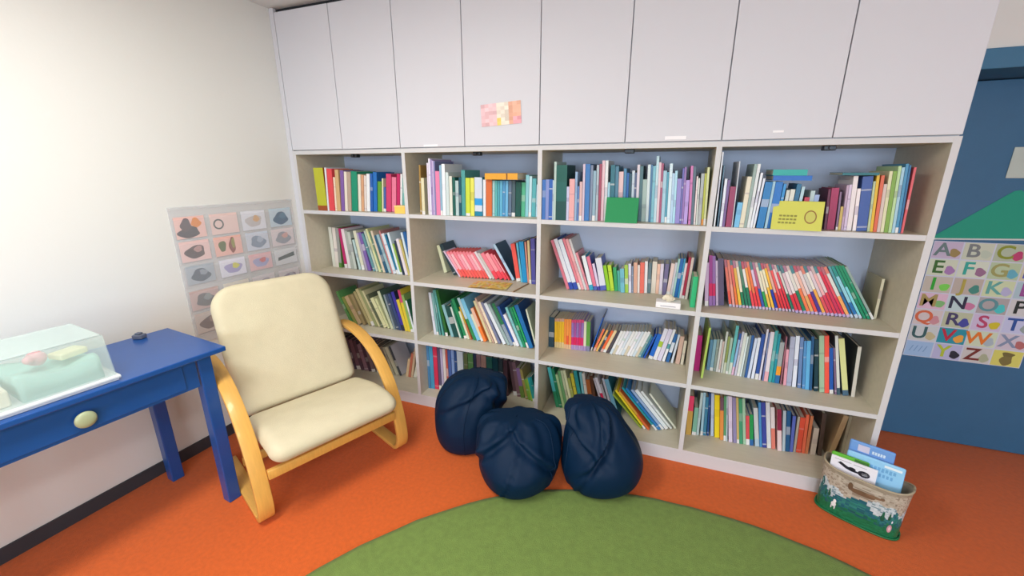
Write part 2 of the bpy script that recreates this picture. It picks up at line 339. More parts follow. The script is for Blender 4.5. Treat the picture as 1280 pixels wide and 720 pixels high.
# ------------------------------------------------------------------ books
DATA = """
11 0.1320 0.006 -0.0038 0.2604 0.0745 b5b830 9a4a20@.12/b5b830 -
11 0.2076 0.006 0.0497 0.2617 0.0111 dde4ea - -
11 0.2198 0.008 0.0554 0.2542 0.0393 d8484f - -
11 0.2602 0.015 0.0554 0.2046 0.0124 e8d8c0 - -
11 0.2737 0.017 0.0554 0.2497 0.0265 c8a878 - -
11 0.3013 0.022 0.0927 0.2447 0.0246 7a5aa0 - -
11 0.3270 0.026 0.0927 0.2375 0.0198 e0d8c8 - -
11 0.3478 0.030 0.0927 0.2345 0.0246 b09c8c - -
11 0.3735 0.034 0.0927 0.2381 0.0423 0f8a6a - -
11 0.4169 0.042 0.0927 0.2215 0.0198 e0dccc - -
11 0.4377 0.046 0.0927 0.2186 0.0178 cc9c78 - -
11 0.4567 0.049 0.0927 0.2154 0.0159 d8cfc8 - -
11 0.4737 0.052 0.0927 0.2247 0.0220 e4e8ea - -
11 0.4968 0.056 0.0927 0.2275 0.0175 1e5aa8 - -
11 0.5153 0.060 0.0927 0.2341 0.0265 1a6ab8 - -
11 0.5429 0.066 0.0927 0.1796 0.0261 5a9a30 - -
11 0.5702 0.072 0.0927 0.1983 0.0096 e0dcb8 - -
11 0.5809 0.074 0.0927 0.1459 0.0155 4060a0 - -
11 0.5974 0.077 0.0927 0.2241 0.0351 c83a6a - -
11 0.6336 0.083 0.0927 0.2050 0.0303 e07a98 - -
11 0.6651 0.089 0.0927 0.2238 0.0217 c02060 - -
11 0.6878 0.093 0.0927 0.2240 0.0121 e8ecec - -
11 0.7010 0.096 0.0927 0.1990 0.0274 70b0a8 - -
12 0.8860 0.006 0.0338 0.2726 0.0093 a08040 - -
12 0.8990 0.006 0.0213 0.2034 0.0188 d8d4b0 - -
12 0.9405 0.006 0.0173 0.2835 0.0104 d8d0e0 - -
12 0.9520 0.006 0.0173 0.3075 0.0102 e0e0f0 - -
12 0.9632 0.006 0.0173 0.3016 0.0102 a090c0 - -
12 0.9745 0.006 0.0173 0.2956 0.0092 c0b0d8 - -
12 0.9848 0.006 0.0173 0.2927 0.0073 7c80b0 - -
12 0.9932 0.006 0.0173 0.2398 0.0254 e080a8 - -
12 1.0197 0.006 0.0173 0.2716 0.0130 88b0c8 - -
12 1.0338 0.007 0.0173 0.2776 0.0188 e8f0f4 - -
12 1.0537 0.011 0.0173 0.2336 0.0181 c8d8d8 - -
12 1.0729 0.015 0.0173 0.2135 0.0178 d8dcd0 - -
12 1.0919 0.019 0.0173 0.2075 0.0146 0a5a50 - -
12 1.1075 0.022 0.0173 0.1895 0.0188 b0c8c8 - -
12 1.1274 0.026 0.0173 0.2075 0.0122 105060 - -
12 1.1407 0.030 0.0173 0.2454 0.0226 4a9a98 - -
12 1.1644 0.034 0.0173 0.2045 0.0251 c8d840 - -
12 1.1907 0.040 0.0172 0.2044 0.0216 e0e060 - -
12 1.2134 0.045 0.0172 0.2074 0.0447 c0d0e0 1a80a0@.12/ccd8e4@.28/2a9adc@.46/c8d4e4 -
12 1.2592 0.055 0.0172 0.1954 0.0159 e4e8ec - -
12 1.2762 0.058 0.0172 0.1954 0.0342 d06a38 - -
12 1.3115 0.065 0.0172 0.1904 0.0130 a0d0d0 - -
12 1.3256 0.068 0.0172 0.1904 0.0121 5ab0b0 - -
12 1.3388 0.071 0.0172 0.1904 0.0121 4aa0b0 - -
12 1.3520 0.073 0.0172 0.1904 0.0140 60b0d0 - -
12 1.3670 0.076 0.0172 0.1904 0.0130 4a90c0 - -
12 1.3812 0.079 0.0172 0.1904 0.0159 6ab0d8 - -
12 1.3982 0.082 0.0172 0.1904 0.0178 5a7088 - -
12 1.4171 0.086 0.0172 0.1904 0.0188 48606a - -
12 1.4370 0.090 0.0172 0.1844 0.0294 0a5048 - -
12 1.4675 0.097 0.0172 0.1814 0.0211 50b088 - -
12 1.4897 0.101 0.0172 0.2194 0.0169 88c8d0 - -
12 1.5076 0.105 0.0172 0.2134 0.0150 c0e0e8 - -
12 1.5238 0.109 0.0172 0.2024 0.0217 58b0b8 - -
12 1.5465 0.113 0.0172 0.1704 0.0255 b8e0f0 - -
13 1.6129 0.006 -0.0014 0.1984 0.0178 3a70b8 - -
13 1.6317 0.006 -0.0028 0.1994 0.0169 8090c8 - -
13 1.6496 0.006 -0.0043 0.1994 0.0173 2a60b0 - -
13 1.6679 0.006 -0.0057 0.1964 0.0057 b0c8d8 - -
13 1.6746 0.006 -0.0071 0.2846 0.0111 b0c8c0 - -
13 1.6868 0.006 -0.0085 0.2685 0.0532 0f5a50 0c4a48@.35/14605a@.7/0f5a50 -
13 1.7410 0.006 -0.0099 0.1655 0.0121 c0c4e0 - -
13 1.7541 0.006 -0.0112 0.2026 0.0265 e0a8a8 - -
13 1.7816 0.010 -0.0126 0.2365 0.0106 90b0d0 - -
13 1.7931 0.014 -0.0139 0.1685 0.0091 5a80b8 - -
13 1.8033 0.017 -0.0153 0.1896 0.0130 d0b0b0 - -
13 1.8173 0.022 -0.0166 0.2726 0.0102 d0c0d0 - -
13 1.8285 0.026 -0.0179 0.2725 0.0226 3a78b8 - -
13 1.8521 0.034 -0.0191 0.2676 0.0121 8090a8 - -
13 1.8652 0.038 -0.0204 0.2416 0.0147 90b0c0 - -
13 1.8810 0.044 -0.0216 0.2678 0.0111 b0c0c8 - -
13 1.8931 0.049 -0.0228 0.2728 0.0121 a04860 - -
13 1.9062 0.053 -0.0240 0.2888 0.0130 e0c0c8 - -
13 1.9203 0.058 -0.0251 0.2887 0.0140 e0e4e4 - -
13 1.9353 0.063 -0.0263 0.1866 0.0100 a0d0e0 - -
13 1.9463 0.068 -0.0274 0.2679 0.0207 2a7080 - -
13 1.9681 0.075 -0.0284 0.2628 0.0159 4a8098 - -
13 1.9850 0.081 -0.0295 0.2368 0.0217 e0c0c0 - -
13 2.0077 0.089 -0.0305 0.2518 0.0120 5090b8 - -
13 2.0208 0.094 -0.0314 0.2320 0.0116 1a60a8 - -
13 2.0334 0.098 -0.0324 0.2290 0.0121 205060 - -
13 2.0465 0.103 -0.0333 0.2419 0.0121 d0e0e8 - -
13 2.0596 0.092 -0.0341 0.2320 0.0102 506080 - -
13 2.0708 0.090 -0.0350 0.2691 0.0121 d8d0d8 - -
13 2.0840 0.087 -0.0357 0.2631 0.0150 487078 - -
13 2.1000 0.084 -0.0365 0.2009 0.0188 a0b8b0 - -
13 2.1199 0.081 -0.0372 0.2690 0.0129 d0e0e0 - -
13 2.1338 0.078 -0.0379 0.2691 0.0091 4878a0 - -
13 2.1440 0.076 -0.0385 0.2632 0.0130 78b8c8 - -
13 2.1581 0.074 -0.0391 0.3073 0.0114 b8d8e0 - -
13 2.1706 0.072 -0.0397 0.2793 0.0102 e0c8d0 - -
13 2.1818 0.070 -0.0402 0.2743 0.0092 a05070 - -
13 2.1921 0.068 -0.0406 0.2411 0.0150 a0c8d8 - -
13 2.2081 0.065 -0.0411 0.2351 0.0092 4a98b0 - -
13 2.2184 0.063 -0.0414 0.2731 0.0130 d0e8f0 - -
13 2.2325 0.061 -0.0418 0.2300 0.0102 b0d0e8 - -
13 2.2437 0.059 -0.0421 0.2409 0.0102 a8d8e8 - -
13 2.2550 0.057 -0.0423 0.2058 0.0188 9088c8 - -
13 2.2749 0.054 -0.0425 0.2520 0.0073 6868b0 - -
13 2.2832 0.052 -0.0427 0.2570 0.0082 9070b0 - -
13 2.2926 0.051 -0.0428 0.1998 0.0157 b098d8 - -
13 2.3128 0.047 -0.0595 0.2625 0.0102 c878b0 - -
13 2.3240 0.045 -0.0595 0.2594 0.0111 506878 - -
13 2.3362 0.043 -0.0468 0.2166 0.0063 e8d8d8 - -
13 2.3448 0.041 -0.0522 0.2087 0.0073 c8d0c8 - -
13 2.3532 0.040 -0.0408 0.2295 0.0129 a8b0b0 - -
13 2.3681 0.037 -0.0445 0.2297 0.0082 b0b840 d88a30@.12/b0b840 -
13 2.3774 0.036 -0.0445 0.2557 0.0092 d0d8a0 - -
14 2.4180 0.006 -0.0126 0.3184 0.0056 e0e8f0 - -
14 2.4320 0.006 -0.0228 0.2635 0.0050 4a7088 - -
14 2.4409 0.006 -0.0145 0.2074 0.0102 dce4f0 - -
14 2.4521 0.006 -0.0099 0.2024 0.0099 705a90 - -
14 2.4660 0.006 -0.0175 0.1744 0.0226 90305a - -
14 2.4900 0.006 -0.0190 0.2795 0.0036 c8d0d8 - -
14 2.4990 0.006 0.0198 0.1077 0.0198 70b8e0 - -
14 2.5199 0.006 0.0198 0.2164 0.0169 dcd8c0 - -
14 2.5378 0.006 0.0198 0.2684 0.0111 90a8a0 - -
14 2.5501 0.006 0.0198 0.2684 0.0111 d8e0e0 - -
14 2.5623 0.006 0.0387 0.2326 0.0087 e0e8f0 - -
14 2.5730 0.008 0.0525 0.2097 0.0078 dce4f0 - -
14 2.5870 0.010 0.0390 0.1946 0.0274 1478b8 - -
14 2.6189 0.014 0.0224 0.1974 0.0092 a0c8d8 - -
14 2.6292 0.016 0.0256 0.1955 0.0274 1070c0 - -
14 2.6590 0.020 0.0320 0.1875 0.0102 2a90d0 - -
14 2.6779 0.023 0.0123 0.1624 0.0121 c8d0c8 - -
14 2.6911 0.025 0.0242 0.1654 0.0159 d8dcd0 - -
14 2.7081 0.027 0.0374 0.1875 0.0160 206a90 - -
14 2.7290 0.030 0.0283 0.1765 0.0113 b0d0d8 - -
14 2.7510 0.033 0.0050 0.1334 0.0178 c03850 - -
14 2.7710 0.036 -0.0025 0.1604 0.0150 b0c8c8 - -
14 2.7870 0.038 0.0000 0.1444 0.0169 98b0d8 - -
14 2.8478 0.056 -0.0721 0.1668 0.0082 602040 - -
14 2.8572 0.055 -0.0642 0.1718 0.0259 a02858 - -
14 2.8880 0.052 -0.0767 0.1569 0.0064 806888 - -
14 2.8958 0.051 -0.0688 0.0974 0.0092 c8b060 - -
14 2.9062 0.050 -0.0688 0.1840 0.0074 b8a0b8 - -
14 2.9148 0.049 -0.0700 0.1862 0.0092 d0c0d8 - -
14 2.9251 0.048 -0.0700 0.2199 0.0155 e8e0e0 - -
14 2.9446 0.046 -0.0862 0.1708 0.0116 f0e8e8 - -
14 2.9574 0.044 -0.0862 0.2184 0.0342 3a5aa0 - -
14 2.9926 0.040 -0.0862 0.2003 0.0073 b8c8a0 - -
14 3.0010 0.040 -0.0862 0.2264 0.0092 e0b830 - -
14 3.0113 0.038 -0.0712 0.2228 0.0108 d86848 - -
14 3.0232 0.037 -0.0712 0.1896 0.0102 d0c0b8 - -
14 3.0345 0.036 -0.0712 0.2391 0.0104 d8d8b0 - -
14 3.0460 0.035 -0.0712 0.2393 0.0121 80a848 - -
14 3.0591 0.033 -0.0712 0.2582 0.0093 b8d8a0 - -
14 3.0696 0.032 -0.0712 0.2532 0.0092 a0c8d8 - -
14 3.0799 0.031 -0.0712 0.2662 0.0092 4890b8 - -
14 3.0902 0.030 -0.0712 0.2611 0.0063 3070a0 - -
14 3.0976 0.029 -0.0396 0.2526 0.0073 d86068 - -
21 0.0460 0.157 -0.0072 0.2784 0.0246 d8dcd0 - -
21 0.0720 0.156 0.0181 0.2764 0.0274 e0d8d0 - -
21 0.1020 0.154 0.0254 0.2755 0.0246 9a9c98 5a8a40@.12/9a9c98 -
21 0.1560 0.151 -0.0762 0.2741 0.0232 b82868 - -
21 0.1860 0.149 -0.0968 0.2725 0.0246 e8dce0 - -
21 0.2130 0.148 -0.1019 0.2602 0.0247 a8b0a8 - -
21 0.2410 0.146 -0.1105 0.2553 0.0218 c0c8c0 - -
21 0.2660 0.145 -0.1202 0.2134 0.0061 505850 - -
21 0.2820 0.144 -0.1627 0.2059 0.0172 b8d0d0 - -
21 0.3090 0.142 -0.1617 0.2676 0.0239 d8d8c0 - -
21 0.3420 0.140 -0.1931 0.2571 0.0158 a8a0b8 - -
21 0.3640 0.139 -0.2128 0.2591 0.0238 7a60a8 - -
21 0.4070 0.137 -0.2845 0.2586 0.0193 60909a - -
21 0.4310 0.135 -0.2635 0.2786 0.0156 b8c8b8 - -
21 0.4560 0.134 -0.2834 0.2937 0.0178 d0d4a0 - -
21 0.4759 0.133 -0.2871 0.2759 0.0140 60806a - -
21 0.4910 0.132 -0.2758 0.2808 0.0172 d8c8b0 - -
21 0.5110 0.131 -0.2825 0.2525 0.0209 2a5a78 - -
21 0.5390 0.129 -0.3066 0.2610 0.0209 98b8c0 - -
21 0.5629 0.128 -0.2771 0.2864 0.0111 c08080 - -
21 0.5751 0.127 -0.2771 0.2682 0.0225 d8e0e8 - -
21 0.6024 0.125 -0.2917 0.2643 0.0130 2a7aa0 - -
21 0.6166 0.125 -0.2422 0.2750 0.0150 d8e8f0 - -
21 0.6330 0.124 -0.2441 0.2044 0.0140 98b858 - -
21 0.6490 0.123 -0.2142 0.2244 0.0142 283850 - -
21 0.6692 0.122 -0.2262 0.2381 0.0207 e0d8e0 - -
21 0.6910 0.124 -0.2262 0.2333 0.0122 c8b870 - -
21 0.7043 0.129 -0.1931 0.2795 0.0140 d0e4f0 - -
21 0.7194 0.133 -0.1904 0.2834 0.0217 2060a0 - -
22 0.8700 0.270 -0.2635 0.1845 0.0236 d8dcb8 - -
22 0.9640 0.229 -0.5086 0.2159 0.0256 284048 - -
22 1.0188 0.201 -0.6828 0.1904 0.0121 d8c0d8 - -
22 1.0319 0.199 -0.6477 0.1840 0.0207 e84858 ec6a60@.3/f0a0b0@.9/e8808c -
22 1.0538 0.201 -0.6435 0.1848 0.0207 e04858 ea5a58@.3/f0b8c0@.9/e8808c -
22 1.0756 0.204 -0.6394 0.1856 0.0207 e84858 ec6058@.3/ea8090@.9/e8808c -
22 1.0974 0.206 -0.6378 0.1865 0.0207 e84858 ec6a60@.3/f0a0b0@.9/e8808c -
22 1.1192 0.208 -0.6378 0.1873 0.0198 e04858 ea5a58@.3/f0b8c0@.9/e8808c -
22 1.1401 0.210 -0.6378 0.1876 0.0207 e84858 ec6058@.3/ea8090@.9/e8808c -
22 1.1619 0.213 -0.6378 0.1885 0.0207 e84858 ec6a60@.3/f0a0b0@.9/e8808c -
22 1.1837 0.215 -0.6378 0.1899 0.0198 e04858 ea5a58@.3/f0b8c0@.9/e8808c -
22 1.2046 0.217 -0.6378 0.1876 0.0149 e84858 ec6058@.3/ea8090@.9/e8808c -
22 1.2219 0.220 -0.6463 0.1931 0.0178 d8d4d8 - -
22 1.2409 0.222 -0.6463 0.1856 0.0159 c8c4c0 - -
22 1.2579 0.224 -0.6463 0.1834 0.0284 e85060 ec4858@.3/ea8090 -
22 1.2874 0.227 -0.6463 0.1837 0.0284 e86070 ec4858@.3/f09aa4 -
22 1.3169 0.230 -0.6463 0.1826 0.0208 e85868 ec4858@.3/ea8090 -
22 1.3410 0.233 -0.6605 0.1804 0.0104 e86070 ec5058@.3/f09aa4 -
22 1.3650 0.236 -0.5979 0.2475 0.0188 b0d0e8 - 1e4a62
22 1.3950 0.228 -0.1715 0.2307 0.0265 e85850 - -
22 1.4260 0.220 -0.1348 0.2395 0.0111 60b8d0 - -
22 1.4400 0.217 -0.1136 0.2480 0.0284 1a90c8 - -
22 1.4730 0.208 -0.0922 0.2505 0.0092 d09080 - -
22 1.4840 0.205 -0.0622 0.2579 0.0130 d0c090 - -
22 1.5000 0.201 -0.0367 0.2726 0.0246 5050a0 - -
23 1.7230 0.161 -0.3731 0.2918 0.0169 d8788a - -
23 1.7410 0.165 -0.3709 0.2984 0.0217 e0e4ec 2a4aa8@.14/e0e4ec -
23 1.7638 0.170 -0.3709 0.2956 0.0238 dce4ec 2a4aa8@.14/dce4ec -
23 1.7887 0.177 -0.3709 0.3026 0.0140 e0808c - -
23 1.8038 0.181 -0.3709 0.2998 0.0159 e8a8ac - -
23 1.8208 0.184 -0.3686 0.2997 0.0130 d0d0d0 - -
23 1.8349 0.188 -0.3686 0.2212 0.0121 e0909c - -
23 1.8481 0.191 -0.2926 0.1994 0.0217 e0e8ec 30a0c0@.15/e0e8ec -
23 1.8709 0.196 -0.2813 0.1957 0.0188 e07890 4a60b0@.12/e07890 -
23 1.8908 0.201 -0.2677 0.1547 0.0140 dcd0e8 4040a0@.15/dcd0e8 -
23 1.9059 0.204 -0.2205 0.1858 0.0332 d8dce8 5060b8@.15/d8dce8 -
23 1.9402 0.212 -0.2177 0.1457 0.0188 8cc820 - -
23 1.9601 0.217 -0.1857 0.1479 0.0198 b8d838 - -
23 1.9809 0.222 -0.1339 0.1356 0.0178 30a060 - -
23 1.9999 0.227 -0.1203 0.1172 0.0150 50b0a0 - -
23 2.0159 0.204 -0.0967 0.1350 0.0217 70b8c8 - -
23 2.0387 0.211 -0.0901 0.1560 0.0178 a0c850 - -
23 2.0576 0.216 -0.0800 0.1629 0.0140 d8d8e8 - -
23 2.0727 0.221 -0.0736 0.1498 0.0092 8090a8 - -
23 2.0830 0.224 -0.0649 0.1698 0.0188 d8a890 - -
23 2.1029 0.230 -0.0639 0.1567 0.0111 e8e0d8 - -
23 2.1152 0.233 -0.0587 0.1707 0.0217 e87060 - -
23 2.1379 0.240 -0.0564 0.1777 0.0150 e8e8e8 - -
23 2.1540 0.244 -0.0411 0.1705 0.0169 607880 - -
23 2.1720 0.250 -0.0282 0.1775 0.0236 e0d8c8 - -
23 2.1967 0.249 -0.0240 0.1664 0.0159 e8c0a8 - -
23 2.2137 0.243 -0.0236 0.1694 0.0159 d8d0e0 - -
23 2.2307 0.237 0.0058 0.1724 0.0198 706a90 - -
23 2.2516 0.229 0.0558 0.1779 0.0182 e0c8c0 - -
23 2.2709 0.222 0.0558 0.1857 0.0102 c8c8d0 - -
23 2.2821 0.218 0.0558 0.2077 0.0092 a8d0c8 - -
23 2.2924 0.215 0.0558 0.2112 0.0150 1a68b0 - -
23 2.3085 0.208 0.0558 0.2121 0.0082 3a98c0 - -
23 2.3178 0.205 0.0558 0.1898 0.0102 e8dce0 - -
23 2.3291 0.201 0.0558 0.2225 0.0121 b02848 - -
23 2.3440 0.195 0.0483 0.2222 0.0121 e0d0c8 - -
23 2.3649 0.062 0.0000 0.1564 0.0217 30c080 - -
24 2.4350 0.109 -0.1017 0.2193 0.0161 c8b0d0 - -
24 2.4550 0.120 -0.1150 0.2547 0.0150 a04090 9870b0@.2/d02060@.45/a04090 -
24 2.4720 0.129 -0.1195 0.2516 0.0133 9870b0 9870b0@.2/d02060@.45/9870b0 -
24 2.4888 0.138 -0.1312 0.2278 0.0092 d0c0d8 - -
24 2.4992 0.143 -0.1321 0.2378 0.0255 605878 - -
24 2.5480 0.138 -0.2267 0.2389 0.0117 e05848 b0b8d0@.055/e05848@0.34/e07868@0.84/b06878 -
24 2.5630 0.137 -0.2368 0.2387 0.0109 e8a090 c8b0c8@.055/e8a090@0.49/e08878@0.87/d88070 -
24 2.5780 0.138 -0.2504 0.2383 0.0104 e87838 c8b0c8@.055/e87838@0.45/e06860@0.90/508088 -
24 2.5920 0.139 -0.2621 0.2392 0.0117 e8c040 b0b8d0@.055/e8c040@0.39/e0b050@0.84/a87890 -
24 2.6070 0.140 -0.2722 0.2388 0.0109 108058 c8b0c8@.055/108058@0.34/e8e0c8@0.87/c8b0b0 -
24 2.6220 0.140 -0.2859 0.2388 0.0109 0f7858 c8b0c8@.055/0f7858@0.49/50806a@0.90/4a8890 -
24 2.6360 0.141 -0.2952 0.2385 0.0109 107a58 b0b8d0@.055/107a58@0.45/e8e4e0@0.84/b85868 -
24 2.6510 0.142 -0.3089 0.2395 0.0104 e84850 c8b0c8@.055/e84850@0.39/f0a050@0.87/b06878 -
24 2.6650 0.143 -0.3206 0.2393 0.0109 e83840 c8b0c8@.055/e83840@0.34/e87848@0.90/d88070 -
24 2.6800 0.144 -0.3343 0.2394 0.0109 e84040 b0b8d0@.055/e84040@0.49/d8c8e0@0.84/508088 -
24 2.6940 0.145 -0.3437 0.2392 0.0109 2a58a8 c8b0c8@.055/2a58a8@0.45/b86080@0.87/a87890 -
24 2.7080 0.146 -0.3530 0.2399 0.0109 20a050 c8b0c8@.055/20a050@0.39/e0e0c8@0.90/c8b0b0 -
24 2.7220 0.147 -0.3624 0.2388 0.0104 e8c050 b0b8d0@.055/e8c050@0.34/e8e0c0@0.84/4a8890 -
24 2.7370 0.148 -0.3785 0.2400 0.0101 f0c040 c8b0c8@.055/f0c040@0.49/e8e4c0@0.87/b85868 -
24 2.7510 0.149 -0.3914 0.2403 0.0101 1a3aa8 c8b0c8@.055/1a3aa8@0.45/f0b838@0.90/b06878 -
24 2.7650 0.150 -0.4044 0.2411 0.0101 d84030 b0b8d0@.055/d84030@0.39/e0b0a0@0.84/d88070 -
24 2.7790 0.151 -0.4173 0.2401 0.0101 d83038 c8b0c8@.055/d83038@0.34/e85858@0.87/508088 -
24 2.7930 0.152 -0.4303 0.2410 0.0096 e03040 c8b0c8@.055/e03040@0.49/e8d0d0@0.90/a87890 -
24 2.8070 0.153 -0.4455 0.2414 0.0091 d82838 b0b8d0@.055/d82838@0.45/e04858@0.84/c8b0b0 -
24 2.8210 0.154 -0.4630 0.2419 0.0092 208060 c8b0c8@.055/208060@0.39/d8dcd0@0.87/4a8890 -
24 2.8320 0.143 -0.4665 0.2432 0.0123 d82838 b0a0d0@.055/d82838@0.38/d8c0c8@0.84/508088 -
24 2.8480 0.144 -0.4785 0.2441 0.0128 d03040 c8b0d0@.055/d03040@0.42/e8e0e0@0.87/a87890 -
24 2.8640 0.145 -0.4883 0.2454 0.0128 108058 b0a0d0@.055/108058@0.48/d8d8d0@0.90/c8b0b0 -
24 2.8790 0.145 -0.4936 0.2468 0.0131 e87848 c8b0d0@.055/e87848@0.53/e8d8d0@0.84/4a8890 -
24 2.8950 0.146 -0.5016 0.2486 0.0131 e0a860 b0a0d0@.055/e0a860@0.38/e8b8a8@0.87/b85868 -
24 2.9110 0.147 -0.5096 0.2495 0.0128 e85038 c8b0d0@.055/e85038@0.42/e0d0d0@0.90/b06878 -
24 2.9270 0.147 -0.5192 0.2505 0.0128 4a3090 b0a0d0@.055/4a3090@0.48/c8c8c8@0.84/d88070 -
24 2.9420 0.148 -0.5243 0.2518 0.0123 e8a848 c8b0d0@.055/e8a848@0.53/e8e4d8@0.87/508088 -
24 2.9580 0.149 -0.5359 0.2537 0.0123 d85058 b0a0d0@.055/d85058@0.38/d8c8d0@0.90/a87890 -
24 2.9730 0.149 -0.5431 0.2550 0.0128 d03858 c8b0d0@.055/d03858@0.42/e8b0b0@0.84/c8b0b0 -
24 2.9890 0.150 -0.5525 0.2560 0.0119 d83848 b0a0d0@.055/d83848@0.48/e0d0d0@0.87/4a8890 -
24 3.0040 0.151 -0.5613 0.2565 0.0123 c83058 c8b0d0@.055/c83058@0.53/d02848@0.90/b85868 -
24 3.0190 0.151 -0.5684 0.2583 0.0114 d82848 b0a0d0@.055/d82848@0.38/e05060@0.84/b06878 -
24 3.0340 0.152 -0.5792 0.2593 0.0140 f0a860 c8b0d0@.055/f0a860@0.42/d8e0d8@0.87/d88070 -
24 3.0500 0.153 -0.5623 0.2632 0.0095 1068a0 c0d0e0@.07/1068a0@.5/50a0a8 -
24 3.0660 0.153 -0.5816 0.2665 0.0131 1a70b0 c0d0e0@.07/1a70b0@.3/90d0e0@.8/209088 -
24 3.0820 0.154 -0.5802 0.2710 0.0106 40b8a8 c0d0e0@.07/80d8e0@.6/109070 -
24 3.0970 0.155 -0.5932 0.2734 0.0116 108a60 - -
24 3.1120 0.155 -0.6028 0.2758 0.0108 0f9068 - -
24 3.1274 0.156 -0.6174 0.2725 0.0111 90a8a0 - 90a098
24 3.1396 0.175 -0.0215 0.1864 0.0102 d8d4b8 - b0a888
31 0.2080 0.091 -0.4593 0.2467 0.0212 5a9a58 - -
31 0.2390 0.096 -0.5050 0.2086 0.0243 8a9a50 - -
31 0.2644 0.100 -0.5053 0.2145 0.0370 c8b088 - b0a070
31 0.3026 0.104 -0.4000 0.2262 0.0246 a09068 - -
31 0.3480 0.109 -0.4592 0.2564 0.0239 b0a878 - -
31 0.3750 0.109 -0.4438 0.2776 0.0258 c8c090 - -
31 0.4040 0.108 -0.4520 0.2747 0.0231 98a070 - -
31 0.4310 0.108 -0.4631 0.2717 0.0158 d0cca0 - -
31 0.4530 0.108 -0.4856 0.2458 0.0217 606850 - -
31 0.4760 0.108 -0.4726 0.2223 0.0294 d8d8a8 - -
31 0.5070 0.108 -0.4307 0.2199 0.0168 d0d4a0 - -
31 0.5330 0.108 -0.3424 0.2716 0.0217 c8d0b0 - 506858
31 0.5560 0.108 -0.2689 0.2465 0.0134 8898a0 - -
31 0.5800 0.108 -0.3004 0.2537 0.0188 405068 - -
31 0.5999 0.108 -0.2892 0.2592 0.0217 384a78 - -
31 0.6226 0.108 -0.2550 0.2731 0.0236 4038a0 283048@.15/4038a0 -
31 0.6473 0.108 -0.2550 0.2210 0.0226 e0c840 - -
31 0.6711 0.108 -0.2206 0.2899 0.0188 c8d050 e0c840@.7/d04878 -
31 0.6910 0.108 -0.2206 0.2585 0.0181 8ab060 - -
31 0.7101 0.109 -0.2206 0.2215 0.0121 e0e8ec - 2a6a50
32 0.8570 0.127 -0.0914 0.2860 0.0172 d8dce8 - -
32 0.8760 0.128 -0.0938 0.2850 0.0142 80b0b0 - -
32 0.8980 0.128 -0.1170 0.3072 0.0087 60a0a0 - -
32 0.9190 0.128 -0.1534 0.3089 0.0114 5aa8a0 - -
32 0.9420 0.128 -0.1872 0.3109 0.0173 2a6a30 - -
32 0.9820 0.129 -0.2882 0.2183 0.0207 88b8c0 - -
32 1.0040 0.129 -0.2891 0.2133 0.0345 184a48 - -
32 1.0419 0.130 -0.3002 0.2115 0.0130 c8d8d0 - -
32 1.0561 0.130 -0.3002 0.2464 0.0123 107050 - -
32 1.0770 0.130 -0.3316 0.2712 0.0217 208858 - -
32 1.1000 0.130 -0.3328 0.1895 0.0148 d8dcc0 - -
32 1.1190 0.130 -0.3497 0.2227 0.0100 c88840 c87850@.5/c0a030 -
32 1.1420 0.131 -0.4054 0.2881 0.0195 2a8a50 2a8a50@.5/b0d0d8 -
32 1.1650 0.131 -0.4145 0.2844 0.0265 78c0e0 - -
32 1.1930 0.131 -0.4169 0.1854 0.0178 d8d8c0 - -
32 1.2120 0.131 -0.4172 0.2261 0.0215 f0803a f0803a@.45/e8b8a0 -
32 1.2520 0.132 -0.4148 0.2817 0.0176 d8cca0 - -
32 1.2730 0.132 -0.4235 0.3038 0.0111 c8a898 - -
32 1.2910 0.132 -0.4456 0.2816 0.0169 f0e0c8 - -
32 1.3120 0.132 -0.4572 0.2810 0.0169 7880a0 - -
32 1.3420 0.133 -0.5043 0.2818 0.0223 e0e8f0 - -
32 1.3730 0.133 -0.5345 0.2812 0.0178 98b0b0 - -
32 1.3920 0.133 -0.4844 0.2845 0.0217 287850 90a0b0@.5/287850 -
32 1.4150 0.134 -0.4617 0.2665 0.0150 2a58a0 - -
32 1.4310 0.134 -0.4617 0.2129 0.0203 e8e8f0 - -
32 1.4590 0.134 -0.4315 0.2625 0.0159 80c8c8 - -
32 1.4760 0.134 -0.3852 0.2615 0.0165 188a60 - -
32 1.4980 0.134 -0.3960 0.2689 0.0127 20a060 - -
32 1.5130 0.135 -0.3817 0.2804 0.0265 1a70b0 - 184a88
32 1.5510 0.139 -0.2787 0.2533 0.0102 d8e0c8 - b8c8b0
33 1.6130 0.202 -0.0000 0.1921 0.0322 284858 - -
33 1.6502 0.204 -0.0202 0.1861 0.0130 f0c030 e0c890@.2/f0c030@.9/d0a080 -
33 1.6643 0.205 -0.0202 0.1881 0.0130 e8b828 e0c890@.2/e8b828@.9/c8a090 -
33 1.6785 0.206 -0.0202 0.1891 0.0130 f0c030 e0c890@.2/f0c030@.9/d0a080 -
33 1.6926 0.207 -0.0202 0.1901 0.0140 e8b828 e0c890@.2/e8b828@.9/c8a090 -
33 1.7077 0.207 -0.0202 0.1881 0.0130 f09040 e0b890@.15/f09040 -
33 1.7218 0.209 -0.0202 0.1891 0.0130 e86040 e0b890@.15/e8603a@.45/f09848 -
33 1.7360 0.210 -0.0202 0.1901 0.0140 f09040 e0b890@.15/f09040 -
33 1.7511 0.211 -0.0202 0.1891 0.0140 9070b0 a890c0@.16/d02868@.42/9070b0@.9/d04878 -
33 1.7662 0.212 -0.0202 0.1912 0.0130 c03880 b098c0@.16/d82058@.42/a05098@.9/d04878 -
33 1.7803 0.213 -0.0202 0.1922 0.0130 9070b0 a890c0@.16/d02868@.42/9070b0@.9/d04878 -
33 1.7945 0.214 -0.0202 0.1942 0.0130 c03880 b098c0@.16/d82058@.42/a05098@.9/d04878 -
